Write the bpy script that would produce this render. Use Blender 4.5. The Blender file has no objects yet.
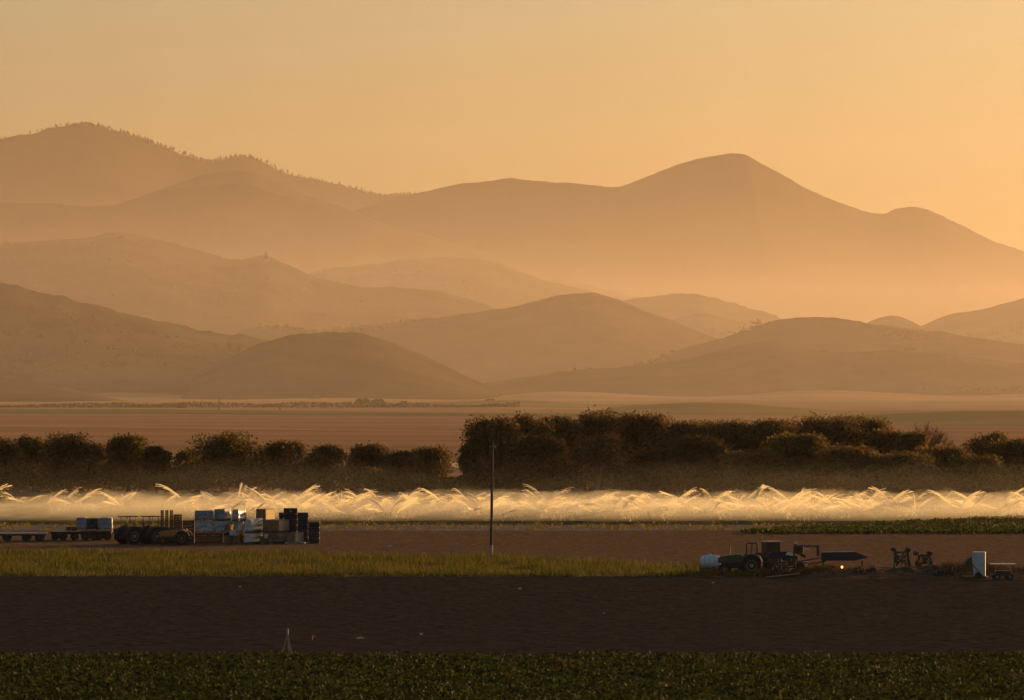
import bpy, bmesh, math, random
import numpy as np
from mathutils import Vector, Matrix

R = math.radians
sc = bpy.context.scene
COL = sc.collection
F, CX, CY, HY, H = 5689.0, 512.0, 350.0, 380.0, 15.5      # telephoto pixel focal length, eye height
PITCH = math.atan((HY - CY) / F)
SUN_AZ, SUN_EL = 46.0, 7.5
random.seed(7)

# ------------------------------------------------------------------ placing
def at(px, py, z=0.0):
    u, v = (px - CX) / F, (CY - py) / F
    dy = math.cos(PITCH) - v * math.sin(PITCH)
    dz = math.sin(PITCH) + v * math.cos(PITCH)
    t = (z - H) / dz
    return Vector((u * t, dy * t, z))

def dist(py):
    return at(CX, py).y

def wx(px, D):
    return (px - CX) / F * D

def wz(py, D):
    return H + (HY - py) / F * D

# ------------------------------------------------------------------ noise
def _hash(ix, iy, seed):
    n = (ix.astype(np.int64) * 374761393 + iy.astype(np.int64) * 668265263 + seed * 974634777) & 0x7fffffff
    n = ((n ^ (n >> 13)) * 1274126177) & 0x7fffffff
    return ((n ^ (n >> 16)) & 0xffff) / 65535.0

def vnoise(x, y, seed=0):
    ix, iy = np.floor(x), np.floor(y)
    fx, fy = x - ix, y - iy
    fx, fy = fx * fx * (3 - 2 * fx), fy * fy * (3 - 2 * fy)
    a, b = _hash(ix, iy, seed), _hash(ix + 1, iy, seed)
    c, d = _hash(ix, iy + 1, seed), _hash(ix + 1, iy + 1, seed)
    return (a + (b - a) * fx) * (1 - fy) + (c + (d - c) * fx) * fy

def fbm(x, y, o=4, seed=0):
    s, a, t = 0, 1.0, 0
    for k in range(o):
        s = s + a * vnoise(x, y, seed + k * 17)
        t += a
        x, y, a = x * 2.03 + 11.3, y * 2.03 + 5.7, a * .5
    return s / t - .5

# ------------------------------------------------------------------ materials
def base_mat(name):
    m = bpy.data.materials.new(name)
    m.use_nodes = True
    nt = m.node_tree
    p = nt.nodes['Principled BSDF']
    return m, nt, p

def rgb(c):
    return (c[0], c[1], c[2], 1)

def mat(name, c1, c2=None, scale=4.0, rough=.8, metal=0, bump=0, stretch=None, detail=6, lo=.35, hi=.65, spec=.3,
        island=0, trans=0):
    m, nt, p = base_mat(name)
    N, L = nt.nodes, nt.links
    p.inputs['Roughness'].default_value = rough
    p.inputs['Metallic'].default_value = metal
    p.inputs['Specular IOR Level'].default_value = spec
    c2 = c2 or tuple(x * .7 for x in c1)
    tc = N.new('ShaderNodeTexCoord')
    mp = N.new('ShaderNodeMapping')
    if stretch:
        mp.inputs['Scale'].default_value = stretch
    L.new(tc.outputs['Object'], mp.inputs['Vector'])
    nz = N.new('ShaderNodeTexNoise')
    nz.inputs['Scale'].default_value = scale
    nz.inputs['Detail'].default_value = detail
    nz.inputs['Roughness'].default_value = .6
    L.new(mp.outputs['Vector'], nz.inputs['Vector'])
    cr = N.new('ShaderNodeValToRGB')
    cr.color_ramp.elements[0].position = lo
    cr.color_ramp.elements[0].color = rgb(c1)
    cr.color_ramp.elements[1].position = hi
    cr.color_ramp.elements[1].color = rgb(c2)
    out = cr.outputs['Color']
    if island:
        ge = N.new('ShaderNodeNewGeometry')
        ad = N.new('ShaderNodeMath'); ad.operation = 'MULTIPLY_ADD'
        L.new(ge.outputs['Random Per Island'], ad.inputs[0])
        ad.inputs[1].default_value = island
        mu = N.new('ShaderNodeMath'); mu.operation = 'MULTIPLY'
        L.new(nz.outputs['Fac'], mu.inputs[0]); mu.inputs[1].default_value = 1 - island * .5
        L.new(mu.outputs[0], ad.inputs[2])
        sb = N.new('ShaderNodeMath'); sb.operation = 'SUBTRACT'
        L.new(ad.outputs[0], sb.inputs[0]); sb.inputs[1].default_value = island * .25
        L.new(sb.outputs[0], cr.inputs['Fac'])
    else:
        L.new(nz.outputs['Fac'], cr.inputs['Fac'])
    L.new(out, p.inputs['Base Color'])
    if bump:
        b = N.new('ShaderNodeBump')
        b.inputs['Strength'].default_value = bump
        b.inputs['Distance'].default_value = .05
        L.new(nz.outputs['Fac'], b.inputs['Height'])
        L.new(b.outputs['Normal'], p.inputs['Normal'])
    if trans:
        tr = N.new('ShaderNodeBsdfTranslucent')
        L.new(out, tr.inputs['Color'])
        mx = N.new('ShaderNodeMixShader')
        mx.inputs[0].default_value = trans
        L.new(p.outputs[0], mx.inputs[1]); L.new(tr.outputs[0], mx.inputs[2])
        L.new(mx.outputs[0], N['Material Output'].inputs['Surface'])
    return m

def volume_mat(name, color, density, g):
    m = bpy.data.materials.new(name)
    m.use_nodes = True
    nt = m.node_tree
    nt.nodes.remove(nt.nodes['Principled BSDF'])
    v = nt.nodes.new('ShaderNodeVolumePrincipled')
    v.inputs['Color'].default_value = rgb(color)
    v.inputs['Density'].default_value = density
    v.inputs['Anisotropy'].default_value = g
    nt.links.new(v.outputs[0], nt.nodes['Material Output'].inputs['Volume'])
    return m

def water_mat():
    m, nt, p = base_mat('water_spray')
    N, L = nt.nodes, nt.links
    tr = N.new('ShaderNodeBsdfTranslucent'); tr.inputs['Color'].default_value = (.92, .86, .70, 1)  # gold of the backlight put into the colour; the water itself is clear
    df = N.new('ShaderNodeBsdfDiffuse'); df.inputs['Color'].default_value = (.8, .8, .8, 1)
    mx = N.new('ShaderNodeMixShader'); mx.inputs[0].default_value = .25
    L.new(tr.outputs[0], mx.inputs[1]); L.new(df.outputs[0], mx.inputs[2])
    L.new(mx.outputs[0], N['Material Output'].inputs['Surface'])
    return m

M = {}
M['ground'] = mat('dry_plain', (.22, .145, .09), (.30, .20, .12), .02, stretch=(.25, 1, 1), spec=0)
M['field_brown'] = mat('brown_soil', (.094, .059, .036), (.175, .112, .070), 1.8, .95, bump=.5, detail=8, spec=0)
M['field_dark'] = mat('dark_soil', (.018, .0160, .0158), (.050, .043, .041), 1.6, .95, bump=.6, detail=10, stretch=(.45, 1, 1), lo=.3, hi=.7, spec=0)  # darker tone than the field behind it
M['track'] = mat('grey_track', (.13, .11, .10), (.19, .16, .15), 1.2, .8, bump=.3, stretch=(.2, 1, 1), spec=0)
M['wet'] = mat('wet_field', (.10, .075, .04), (.06, .06, .025), .35, .8, stretch=(.15, 1, 1), spec=0)
M['far_a'] = mat('far_stubble', (.36, .26, .12), (.26, .18, .09), .01, stretch=(.2, 1, 1), spec=0)
M['far_b'] = mat('far_crop', (.10, .10, .035), (.15, .13, .05), .02, stretch=(.2, 1, 1), spec=0)
M['far_c'] = mat('far_fallow', (.30, .18, .11), (.22, .13, .08), .012, stretch=(.3, 1, 1), spec=0)
M['bank'] = mat('heaped_soil', (.045, .030, .02), (.11, .075, .05), 1.8, .95, bump=.6, detail=8, spec=0)
M['hill'] = mat('hill_grass', (.022, .020, .014), (.080, .058, .036), .012, .95, detail=10, spec=0)
M['mount'] = mat('mountain_scrub', (.028, .023, .017), (.06, .046, .03), .0025, .95, detail=10, spec=0)
M['leaf_a'] = mat('dark_leaf', (.075, .050, .020), (.16, .105, .04), .25, .7, island=.5, trans=.5, spec=.04)
M['leaf_b'] = mat('olive_leaf', (.075, .056, .02), (.155, .112, .042), .25, .7, island=.5, trans=.5, spec=.04)
M['leaf_c'] = mat('brown_leaf', (.048, .034, .018), (.085, .058, .03), .25, .7, island=.5, trans=.25, spec=0)
M['bark'] = mat('bark', (.07, .05, .035), (.12, .085, .06), 2, spec=0)
M['twig'] = mat('bare_twig', (.16, .09, .06), (.22, .13, .09), 1, spec=0)
M['grass'] = mat('grass_blade', (.040, .052, .009), (.115, .095, .024), .18, .7, island=.6, trans=.45, lo=.3, hi=.75, spec=.04)
M['crop'] = mat('crop_leaf', (.008, .018, .004), (.052, .058, .013), .9, .7, island=.7, trans=.3, lo=.25, hi=.8, spec=.04)
M['crop_far'] = mat('young_crop', (.026, .038, .010), (.062, .066, .020), .2, .7, island=.6, trans=.3, spec=.04)
M['weed'] = mat('yellow_weed', (.22, .17, .03), (.16, .13, .04), 1, trans=.3, spec=0)
M['water'] = water_mat()
M['wrap'] = mat('grey_wrap', (.52, .52, .53), (.20, .20, .21), 5, .35, bump=.5, spec=.5)
M['wrap_pale'] = mat('pale_wrap', (.70, .69, .67), (.33, .32, .32), 6, .35, bump=.6, spec=.5)
M['tarp'] = mat('blue_tarp', (.30, .335, .38), (.13, .155, .19), 5, .5, bump=.5)
M['card'] = mat('cardboard', (.30, .18, .09), (.12, .07, .035), 6, .85, bump=.2)
M['card_pale'] = mat('pale_cardboard', (.42, .33, .22), (.32, .24, .16), 4, .8, bump=.2)
M['wood'] = mat('crate_wood', (.15, .085, .045), (.085, .05, .03), 6, .85, stretch=(.2, 1, 1), bump=.3)
M['navy'] = mat('navy_plastic', (.018, .024, .055), (.012, .016, .038), 4, .45)
M['dark'] = mat('dark_steel', (.030, .028, .028), (.065, .052, .043), 7, .6, metal=.2)
M['tyre'] = mat('tyre_rubber', (.018, .017, .016), (.04, .034, .03), 8, .85)
M['rim'] = mat('dusty_rim', (.38, .34, .28), (.26, .22, .17), 8, .6)
M['rim_pale'] = mat('pale_rim', (.60, .54, .46), (.45, .40, .33), 8, .6)
M['orange'] = mat('orange_paint', (.48, .19, .03), (.34, .13, .03), 6, .5)
M['green'] = mat('green_paint', (.035, .075, .042), (.05, .085, .05), 6, .4)
M['white'] = mat('white_tank', (.70, .70, .70), (.55, .54, .53), 5, .45)
M['panel'] = mat('pale_panel', (.52, .57, .62), (.42, .46, .5), 4, .5)
M['steel'] = mat('bare_steel', (.42, .38, .32), (.28, .24, .2), 6, .4, metal=.5)
M['blackplate'] = mat('blue_grey_deck', (.20, .235, .27), (.15, .17, .2), 3, .4)
M['red'] = mat('red_reflector', (.55, .06, .03), (.4, .05, .03), 5, .3)
M['oldwood'] = mat('weathered_pole', (.055, .042, .034), (.085, .066, .052), 3, .9, stretch=(1, 1, .1))
M['sleeve'] = mat('pale_sleeve', (.36, .33, .30), (.26, .23, .2), 5, .8)
M['stake'] = mat('pale_stake', (.34, .26, .18), (.24, .18, .13), 6, .8)
m, nt, p = base_mat('amber_glint_glow')  # emission drawn in place of a sun glint on metal
p.inputs['Base Color'].default_value = (.9, .4, .05, 1)
p.inputs['Emission Color'].default_value = (1, .42, .06, 1)
p.inputs['Emission Strength'].default_value = 3.0
M['glint'] = m

# ------------------------------------------------------------------ mesh helper
class MB:
    def __init__(s):
        s.v, s.f = [], []
    def add(s, vs, fs):
        n = len(s.v)
        s.v += [tuple(p) for p in vs]
        s.f += [tuple(i + n for i in f) for f in fs]
        return s
    def box(s, c, d, rz=0.0, ry=0.0, taper=1.0):
        m = Matrix.Rotation(rz, 3, 'Z') @ Matrix.Rotation(ry, 3, 'Y')
        vs = []
        for k in (-.5, .5):
            t = taper if k > 0 else 1
            for (i, j) in ((-.5, -.5), (.5, -.5), (.5, .5), (-.5, .5)):
                vs.append(Vector(c) + m @ Vector((i * d[0] * t, j * d[1] * t, k * d[2])))
        return s.add(vs, [(3, 2, 1, 0), (4, 5, 6, 7), (0, 1, 5, 4), (1, 2, 6, 5), (2, 3, 7, 6), (3, 0, 4, 7)])
    def tube(s, pts, rs, n=8):
        pts = [Vector(p) for p in pts]
        if not isinstance(rs, (list, tuple)):
            rs = [rs] * len(pts)
        vs, fs = [], []
        for i, p in enumerate(pts):
            d = (pts[min(i + 1, len(pts) - 1)] - pts[max(i - 1, 0)]).normalized()
            a = d.cross(Vector((0, 0, 1)) if abs(d.z) < .9 else Vector((1, 0, 0))).normalized()
            b = d.cross(a)
            for k in range(n):
                t = 2 * math.pi * k / n
                vs.append(p + (a * math.cos(t) + b * math.sin(t)) * rs[i])
        for i in range(len(pts) - 1):
            for k in range(n):
                fs.append((i * n + k, i * n + (k + 1) % n, (i + 1) * n + (k + 1) % n, (i + 1) * n + k))
        fs.append(tuple(range(n - 1, -1, -1)))
        fs.append(tuple(range((len(pts) - 1) * n, len(pts) * n)))
        return s.add(vs, fs)
    def lathe(s, prof, axis='Y', c=(0, 0, 0), n=28):
        vs, fs = [], []
        for (r, h) in prof:
            for k in range(n):
                t = 2 * math.pi * k / n
                a, b = r * math.cos(t), r * math.sin(t)
                p = {'Y': (a, h, b), 'X': (h, a, b), 'Z': (a, b, h)}[axis]
                vs.append(Vector(c) + Vector(p))
        for i in range(len(prof) - 1):
            for k in range(n):
                fs.append((i * n + k, (i + 1) * n + k, (i + 1) * n + (k + 1) % n, i * n + (k + 1) % n))
        fs.append(tuple(range(n)))
        fs.append(tuple(range(len(prof) * n - 1, (len(prof) - 1) * n - 1, -1)))
        return s.add(vs, fs)
    def prism(s, poly, y0, y1):
        n = len(poly)
        vs = [(x, y0, z) for x, z in poly] + [(x, y1, z) for x, z in poly]
        fs = [tuple(range(n)), tuple(range(2 * n - 1, n - 1, -1))]
        fs += [(i, i + n, (i + 1) % n + n, (i + 1) % n) for i in range(n)]
        return s.add(vs, fs)
    def build(s, name, m, parent=None, bevel=0, smooth=False, noise=0):
        me = bpy.data.meshes.new(name)
        me.from_pydata(s.v, [], s.f)
        bm = bmesh.new(); bm.from_mesh(me)
        bmesh.ops.recalc_face_normals(bm, faces=bm.faces)
        if bevel:
            bmesh.ops.bevel(bm, geom=[e for e in bm.edges if e.is_manifold and e.calc_face_angle(0) > .5], offset=bevel,
                            segments=2, affect='EDGES', profile=.6, clamp_overlap=True)
        if noise:
            bmesh.ops.subdivide_edges(bm, edges=bm.edges[:], cuts=2, use_grid_fill=True)
            rr = random.Random(len(s.v))
            for v in bm.verts:
                v.co += Vector((rr.uniform(-1, 1), rr.uniform(-1, 1), rr.uniform(-1, 1))) * noise
        bm.to_mesh(me); bm.free()
        return link(name, me, m, parent, smooth)

def link(name, me, m, parent=None, smooth=False):
    me.materials.append(m)
    if smooth:
        me.polygons.foreach_set('use_smooth', [True] * len(me.polygons))
    o = bpy.data.objects.new(name, me)
    COL.objects.link(o)
    o.parent = parent
    return o

def np_mesh(name, V, Q, m, parent=None, smooth=False):
    me = bpy.data.meshes.new(name)
    k = Q.shape[1]
    me.vertices.add(len(V)); me.vertices.foreach_set('co', np.ascontiguousarray(V, dtype=np.float32).ravel())
    me.loops.add(Q.size); me.loops.foreach_set('vertex_index', np.ascontiguousarray(Q, dtype=np.int32).ravel())
    me.polygons.add(len(Q)); me.polygons.foreach_set('loop_start', np.arange(0, Q.size, k, dtype=np.int32))
    me.polygons.foreach_set('loop_total', np.full(len(Q), k, dtype=np.int32))
    me.update(calc_edges=True)
    return link(name, me, m, parent, smooth)

def tag(o, label=None, cat=None, group=None, kind=None):
    for k, v in (('label', label), ('category', cat), ('group', group), ('kind', kind)):
        if v:
            o[k] = v
    return o

def thing(name, loc, label, cat, rz=0.0, group=None):
    o = bpy.data.objects.new(name, None)
    o.empty_display_size = .5
    COL.objects.link(o)
    o.location = loc
    o.rotation_euler = (0, 0, rz)
    return tag(o, label, cat, group)

def copy_tree(o, parent=None):
    c = o.copy(); COL.objects.link(c); c.parent = parent
    for ch in list(o.children):
        copy_tree(ch, c)
    return c

# ------------------------------------------------------------------ setting: ground and fields
def sheet(name, x0, x1, y0, y1, nx, ny, m, zfun, smooth=True):
    X, Y = np.meshgrid(np.linspace(x0, x1, nx), np.linspace(y0, y1, ny))
    Z = zfun(X, Y)
    V = np.stack([X, Y, Z], -1).reshape(-1, 3)
    i = np.arange((nx - 1) * (ny - 1)); r, c = i // (nx - 1), i % (nx - 1)
    a = r * nx + c
    Q = np.stack([a, a + 1, a + 1 + nx, a + nx], -1)
    return tag(np_mesh(name, V, Q, m, None, smooth), kind='structure')

sheet('ground', -9000, 9000, -400, 26000, 40, 60, M['ground'], lambda X, Y: X * 0)

def clods(amp, s, z0, seed, furrow=0, fs=1.0):
    def f(X, Y):
        n = fbm(X * s, Y * s, 3, seed)
        n2 = np.maximum(fbm(X * s * 2.6, Y * s * 2.6, 2, seed + 5), -.05)
        return z0 + amp * (.5 + n + 1.2 * n2) + furrow * np.sin(Y * 2 * math.pi / fs + fbm(X * .02, Y * .02, 2, 3) * 3)
    return f

Y_CROP, Y_SOIL, Y_GRASS, Y_TRACK0, Y_TRACK1 = dist(662), dist(578), dist(551), dist(531.5), dist(525.5)
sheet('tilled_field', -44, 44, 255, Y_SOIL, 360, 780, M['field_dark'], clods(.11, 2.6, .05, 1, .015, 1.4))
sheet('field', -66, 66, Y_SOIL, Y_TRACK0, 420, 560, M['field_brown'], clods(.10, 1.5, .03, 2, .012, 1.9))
sheet('dirt_track', -84, 84, Y_TRACK0, Y_TRACK1, 420, 60, M['track'], clods(.07, 1.2, .03, 3))
sheet('irrigated_field', -120, 120, Y_TRACK1, 762, 300, 240, M['wet'], clods(.16, .4, .03, 4, .04, 1.6))

def strip(name, pts_top, pts_bot, m, z):
    """A field seen far off: the ground between two traced lines."""
    V, Q = [], []
    n = len(pts_top)
    for (a, b) in zip(pts_bot, pts_top):
        V.append(at(*a, z)); V.append(at(*b, z))
    for i in range(n - 1):
        Q.append((2 * i, 2 * i + 2, 2 * i + 3, 2 * i + 1))
    tag(np_mesh(name, np.array([tuple(v) for v in V]), np.array(Q), m), kind='structure')

strip('fallow_field', [(-250, 414), (300, 415), (620, 418), (1300, 422)], [(-250, 450), (300, 450), (620, 450), (1300, 450)], M['far_c'], .10)
strip('crop_field', [(-250, 408), (150, 409), (400, 412), (640, 414)], [(-250, 413.2), (150, 413.6), (400, 415.6), (640, 417)], M['far_b'], .13)
strip('stubble_field', [(-250, 424.6), (110, 425.6), (240, 428), (400, 430), (520, 432)], [(-250, 425.8), (110, 426.8), (240, 429), (400, 431), (520, 432.6)], M['far_a'], .14)
strip('stubble_field', [(60, 395.6), (180, 397.2), (300, 398.8), (520, 401)], [(60, 396.6), (180, 398.0), (300, 400.4), (520, 402.6)], M['far_a'], .12)
strip('stubble_field', [(310, 400), (420, 404), (520, 407), (700, 410)], [(310, 403), (420, 406.5), (520, 409), (700, 411)], M['far_a'], .16)
strip('stubble_field', [(780, 424), (900, 422), (1010, 420.5), (1200, 420)], [(780, 425.6), (900, 424), (1010, 423), (1200, 422)], M['far_a'], .15)
strip('wet_stubble_field', [(430, 462.5), (480, 462.5), (540, 462.8)], [(430, 467.5), (480, 467.5), (540, 467)], mat('pale_stubble', (.62, .48, .25), (.5, .38, .2), .2, spec=0), .12)

# ------------------------------------------------------------------ hills and mountains
SCRUB = []
def ridge(name, D, prof, wf, wb, m, seed, rough=1.0, nx=420, ny=46, crest=0.0):
    wf = min(wf, max(4.4 * wz(min(p[1] for p in prof), D), 300))
    px = np.array([p[0] for p in prof], float)
    pz = np.array([wz(p[1], D) for p in prof])
    X = np.linspace(wx(px[0], D), wx(px[-1], D), nx)
    gx = X / D * F + CX
    # smooth spline through the traced crest
    Zc = np.interp(gx, px, pz)
    k = np.hanning(5)[1:-1]; k /= k.sum()
    Zc = np.convolve(np.pad(Zc, 1, mode='edge'), k, 'valid')
    Zc = np.maximum(Zc, 1)
    zr = max(Zc.max() * .5, 20)
    Zc = Zc + fbm(X / (zr * .55), X * 0 + seed, 5, seed) * min(zr * .09, Zc.max() * .05) * rough
    Cn = fbm(X / 14, X * 0 + seed, 3, seed + 2) * crest
    T = np.concatenate([np.linspace(-1, 0, ny), np.linspace(0, 1, ny // 2)[1:]])
    rows = []
    wob = fbm(X / (wf * .8), X * 0, 3, seed + 9)
    for t in T:
        if t <= 0:
            y = D + t * wf * (1 + .25 * wob)
            a = 1 + t
            sh = a ** 1.25 * .65 + (3 * a * a - 2 * a ** 3) * .35
            env = a * (1 - a) * 4
        else:
            y = D + t * wb + X * 0
            a = 1 - t
            sh = a * a * (3 - 2 * a)
            env = a * (1 - a) * 4
        yy = y - D
        wx_ = X + wf * .35 * fbm(X / (wf * .5), yy / (wf * .5), 3, seed + 4)
        gul = fbm(wx_ / (wf * .42), yy / (wf * .34), 6, seed + 1) - .3 * np.abs(fbm(wx_ / (wf * .22), yy / (wf * .3), 4, seed + 3))
        z = Zc * sh + gul * env * Zc * .20 * rough
        z = z + Cn * math.exp(-(t / .03) ** 2)
        rows.append(np.stack([X, y + X * 0, z - (3 if abs(t) == 1 else 0)], -1))
    V = np.array(rows); nr = len(rows)
    i = np.arange((nx - 1) * (nr - 1)); r, c = i // (nx - 1), i % (nx - 1)
    a = r * nx + c
    Q = np.stack([a, a + 1, a + 1 + nx, a + nx], -1)
    o = np_mesh(name, V.reshape(-1, 3), Q, m, None, True)
    tag(o, kind='structure')
    SCRUB.append((V[ny // 4:ny], D))
    return X, Zc

def curve(pts, sub=6):
    """Catmull-Rom through the traced points so crests read as land, not polylines."""
    out = []
    p = [pts[0]] + list(pts) + [pts[-1]]
    for i in range(1, len(p) - 2):
        for k in range(sub):
            t = k / sub
            q = []
            for d in (0, 1):
                a, b, c, e = p[i - 1][d], p[i][d], p[i + 1][d], p[i + 2][d]
                q.append(.5 * (2 * b + (c - a) * t + (2 * a - 5 * b + 4 * c - e) * t * t + (3 * b - a - 3 * c + e) * t ** 3))
            out.append(tuple(q))
    out.append(pts[-1])
    return out

M['rise'] = mat('green_rise', (.17, .14, .065), (.24, .18, .09), .015, .95, stretch=(.3, 1, 1), spec=0)
M['swell'] = mat('swell_stubble', (.34, .23, .13), (.22, .15, .085), .012, .95, stretch=(.3, 1, 1), spec=0)
ridge('hill', 4600, curve([(-420, 399), (-200, 394), (18, 398), (120, 392.5), (240, 397.5), (340, 393.5), (460, 398), (560, 391.5), (700, 397), (820, 390), (960, 396), (1100, 391), (1300, 396), (1450, 399)]), 420, 300, M['swell'], 201, .3, nx=300)
ridge('hill', 3750, curve([(-420, 403), (-200, 402), (18, 402.2), (130, 400.6), (250, 402), (380, 402.6), (470, 400.5), (600, 402.4), (720, 400.4), (850, 402), (1000, 401), (1150, 402), (1450, 403)]), 420, 300, M['swell'], 203, .3, nx=300)
MA = ridge('mountain', 17500, curve([(-420, 230), (-200, 170), (-60, 150), (18, 137), (50, 127), (85, 122), (110, 127), (140, 138), (165, 147), (190, 156), (208, 159), (240, 155), (262, 162), (290, 175), (330, 184), (375, 196), (395, 195), (415, 194), (450, 210), (520, 235), (640, 270)]), 3200, 3500, M['mount'], 11, .8, crest=7)
ridge('mountain', 14600, curve([(300, 262), (325, 238), (350, 214), (375, 206), (400, 199), (430, 190), (455, 184), (490, 180), (510, 177), (540, 180), (580, 185), (615, 187), (640, 179), (680, 163), (715, 154), (740, 153), (760, 163), (800, 186), (840, 205), (880, 215), (895, 209), (915, 207), (935, 212), (960, 225), (990, 240), (1010, 246), (1060, 262), (1150, 285), (1300, 300), (1450, 330)]), 3600, 2200, M['mount'], 23, .8, nx=520, crest=3)
ridge('mountain', 13200, curve([(40, 260), (100, 218), (140, 196), (170, 185), (200, 176), (238, 170), (262, 174), (300, 191), (330, 203), (355, 212), (400, 230), (450, 252), (520, 285)]), 2600, 1200, M['mount'], 31, .7, crest=4)
ridge('mountain', 12000, curve([(-400, 225), (-200, 212), (-60, 206), (18, 203), (70, 204), (110, 206), (135, 199), (170, 191), (200, 187), (240, 184), (270, 190), (310, 203), (345, 213), (400, 226), (470, 246), (560, 275), (680, 310)]), 2600, 1100, M['mount'], 37, .8, crest=3)
ridge('hill', 9800, curve([(240, 300), (290, 280), (320, 270), (360, 265), (400, 261), (440, 258), (470, 258), (500, 264), (530, 275), (560, 283), (590, 292), (640, 306), (700, 330)]), 1500, 900, M['hill'], 41, .7, crest=3)
ridge('hill', 8900, curve([(540, 330), (580, 312), (620, 301), (650, 297), (690, 293), (720, 299), (745, 307), (775, 316), (810, 327), (860, 345)]), 1200, 700, M['hill'], 43, .7, crest=5)
ridge('hill', 8000, curve([(-400, 268), (-200, 256), (-60, 247), (18, 243), (60, 240), (95, 236), (120, 234), (150, 239), (180, 246), (210, 253), (240, 260), (266, 257), (290, 266), (320, 278), (360, 285), (400, 287), (440, 291), (470, 298), (492, 306), (530, 322), (580, 345)]), 1700, 900, M['hill'], 47, .8, crest=3)
ridge('hill', 8300, curve([(620, 345), (660, 325), (685, 316), (703, 313), (730, 319), (770, 328), (820, 345)]), 900, 500, M['hill'], 53, .6)
ridge('hill', 7600, curve([(840, 345), (865, 324), (888, 316), (905, 318), (925, 328), (960, 345)]), 900, 500, M['hill'], 59, .6)
ridge('hill', 7900, curve([(870, 350), (900, 335), (925, 325), (950, 315), (980, 310), (1006, 303), (1060, 290), (1150, 280), (1300, 300), (1450, 345)]), 1400, 800, M['hill'], 61, .7)
ridge('hill', 6700, curve([(200, 350), (225, 338), (250, 328), (275, 326), (300, 328), (325, 330), (345, 328), (370, 325), (420, 320), (470, 313), (520, 304), (560, 296), (590, 293), (610, 297), (650, 312), (690, 328), (730, 342), (780, 356), (850, 375)]), 1300, 700, M['hill'], 67, .8, crest=2)
ridge('hill', 5900, curve([(640, 368), (680, 350), (710, 341), (740, 332), (770, 322), (800, 317), (830, 318), (860, 322), (900, 328), (950, 333), (1006, 342), (1080, 350), (1200, 350), (1400, 372)]), 1000, 600, M['hill'], 71, .8, crest=2)
ridge('hill', 5300, curve([(480, 384), (560, 372), (640, 365), (700, 356), (740, 346), (770, 343), (810, 350), (850, 352), (900, 350), (950, 354), (1010, 362), (1100, 368), (1300, 378)]), 700, 400, M['hill'], 73, .7, crest=2)
ridge('hill', 5100, curve([(-350, 275), (-150, 268), (-60, 274), (18, 286), (50, 293), (90, 303), (130, 314), (170, 323), (210, 331), (250, 337), (300, 346), (360, 358), (420, 372), (480, 388)]), 1000, 500, M['hill'], 79, .8, crest=4)
ridge('hill', 4700, curve([(200, 372), (240, 352), (270, 340), (300, 334), (330, 333), (355, 332), (380, 338), (410, 350), (440, 363), (465, 376), (500, 392)]), 600, 400, M['hill'], 83, .7, crest=3)
ridge('hill', 4150, curve([(-200, 380), (-60, 381), (18, 384), (50, 386), (75, 390), (95, 395), (115, 400)]), 260, 200, M['hill'], 89, .4, nx=160)
ridge('hill', 3400, curve([(370, 404.5), (430, 402.8), (480, 400.6), (520, 400), (560, 402), (600, 404.5), (640, 404)]), 180, 180, M['rise'], 97, .3, nx=160)
ridge('hill', 2700, curve([(610, 407), (650, 404.5), (690, 402.5), (740, 403.4), (800, 408), (860, 412), (920, 416), (980, 419), (1040, 421)]), 220, 200, M['rise'], 101, .3, nx=160)
ridge('hill', 2050, curve([(840, 416), (900, 413.5), (960, 411.5), (1010, 411), (1150, 410), (1300, 416)]), 160, 160, M['rise'], 103, .3, nx=160)

# conifers along the far left crest: a wood too distant to count
rng = np.random.default_rng(3)
mb = MB()
for k in range(900):
    i = int(rng.integers(130, 330))
    x, z = MA[0][i], MA[1][i]
    x += rng.uniform(-22, 22)
    cl = float(fbm(np.array([x / 160]), np.array([3.0]), 3, 6)[0])
    if cl < rng.uniform(-.3, .25):
        continue
    h = rng.uniform(5, 11) * (1 + cl)
    mb.lathe([(h * .30, 0), (h * .30, h * .4), (h * .12, h * .8), (.3, h)], 'Z', (x, 17500 + rng.uniform(-60, 5), z - 5), 5)
tag(mb.build('distant_woodland', M['leaf_a']), 'ragged conifers along the crest of the far left mountain', 'woodland', kind='stuff')

# ------------------------------------------------------------------ foliage scatter
def quads(P, size, rng, up=0.0, aspect=1.0):
    """Leaf-sized quads at points P, randomly turned."""
    n = len(P)
    a = rng.normal(size=(n, 3)); a[:, 2] *= (1 - up)
    a /= np.linalg.norm(a, axis=1)[:, None]
    b = rng.normal(size=(n, 3))
    b -= (b * a).sum(1)[:, None] * a
    b /= np.linalg.norm(b, axis=1)[:, None]
    s = np.broadcast_to(np.asarray(size, float), (n,))[:, None] * .5
    a, b = a * s, b * s * aspect
    V = np.stack([P - a - b * .5, P + a * .1 - b, P + a + b * .4, P - a * .2 + b], 1).reshape(-1, 3)
    return V, np.arange(n * 4).reshape(n, 4)

def blades(P, h, w, lean, rng):
    """Upright tapered blades (triangles)."""
    n = len(P)
    t = rng.uniform(0, 2 * math.pi, n)
    d = np.stack([np.cos(t), np.sin(t), t * 0], -1) * (w[:, None] * .5)
    q = rng.normal(size=(n, 2)) * lean
    tip = P + np.stack([q[:, 0] * h, q[:, 1] * h, h], -1)
    V = np.stack([P - d, P + d, tip], 1).reshape(-1, 3)
    return V, np.arange(n * 3).reshape(n, 3)

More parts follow.
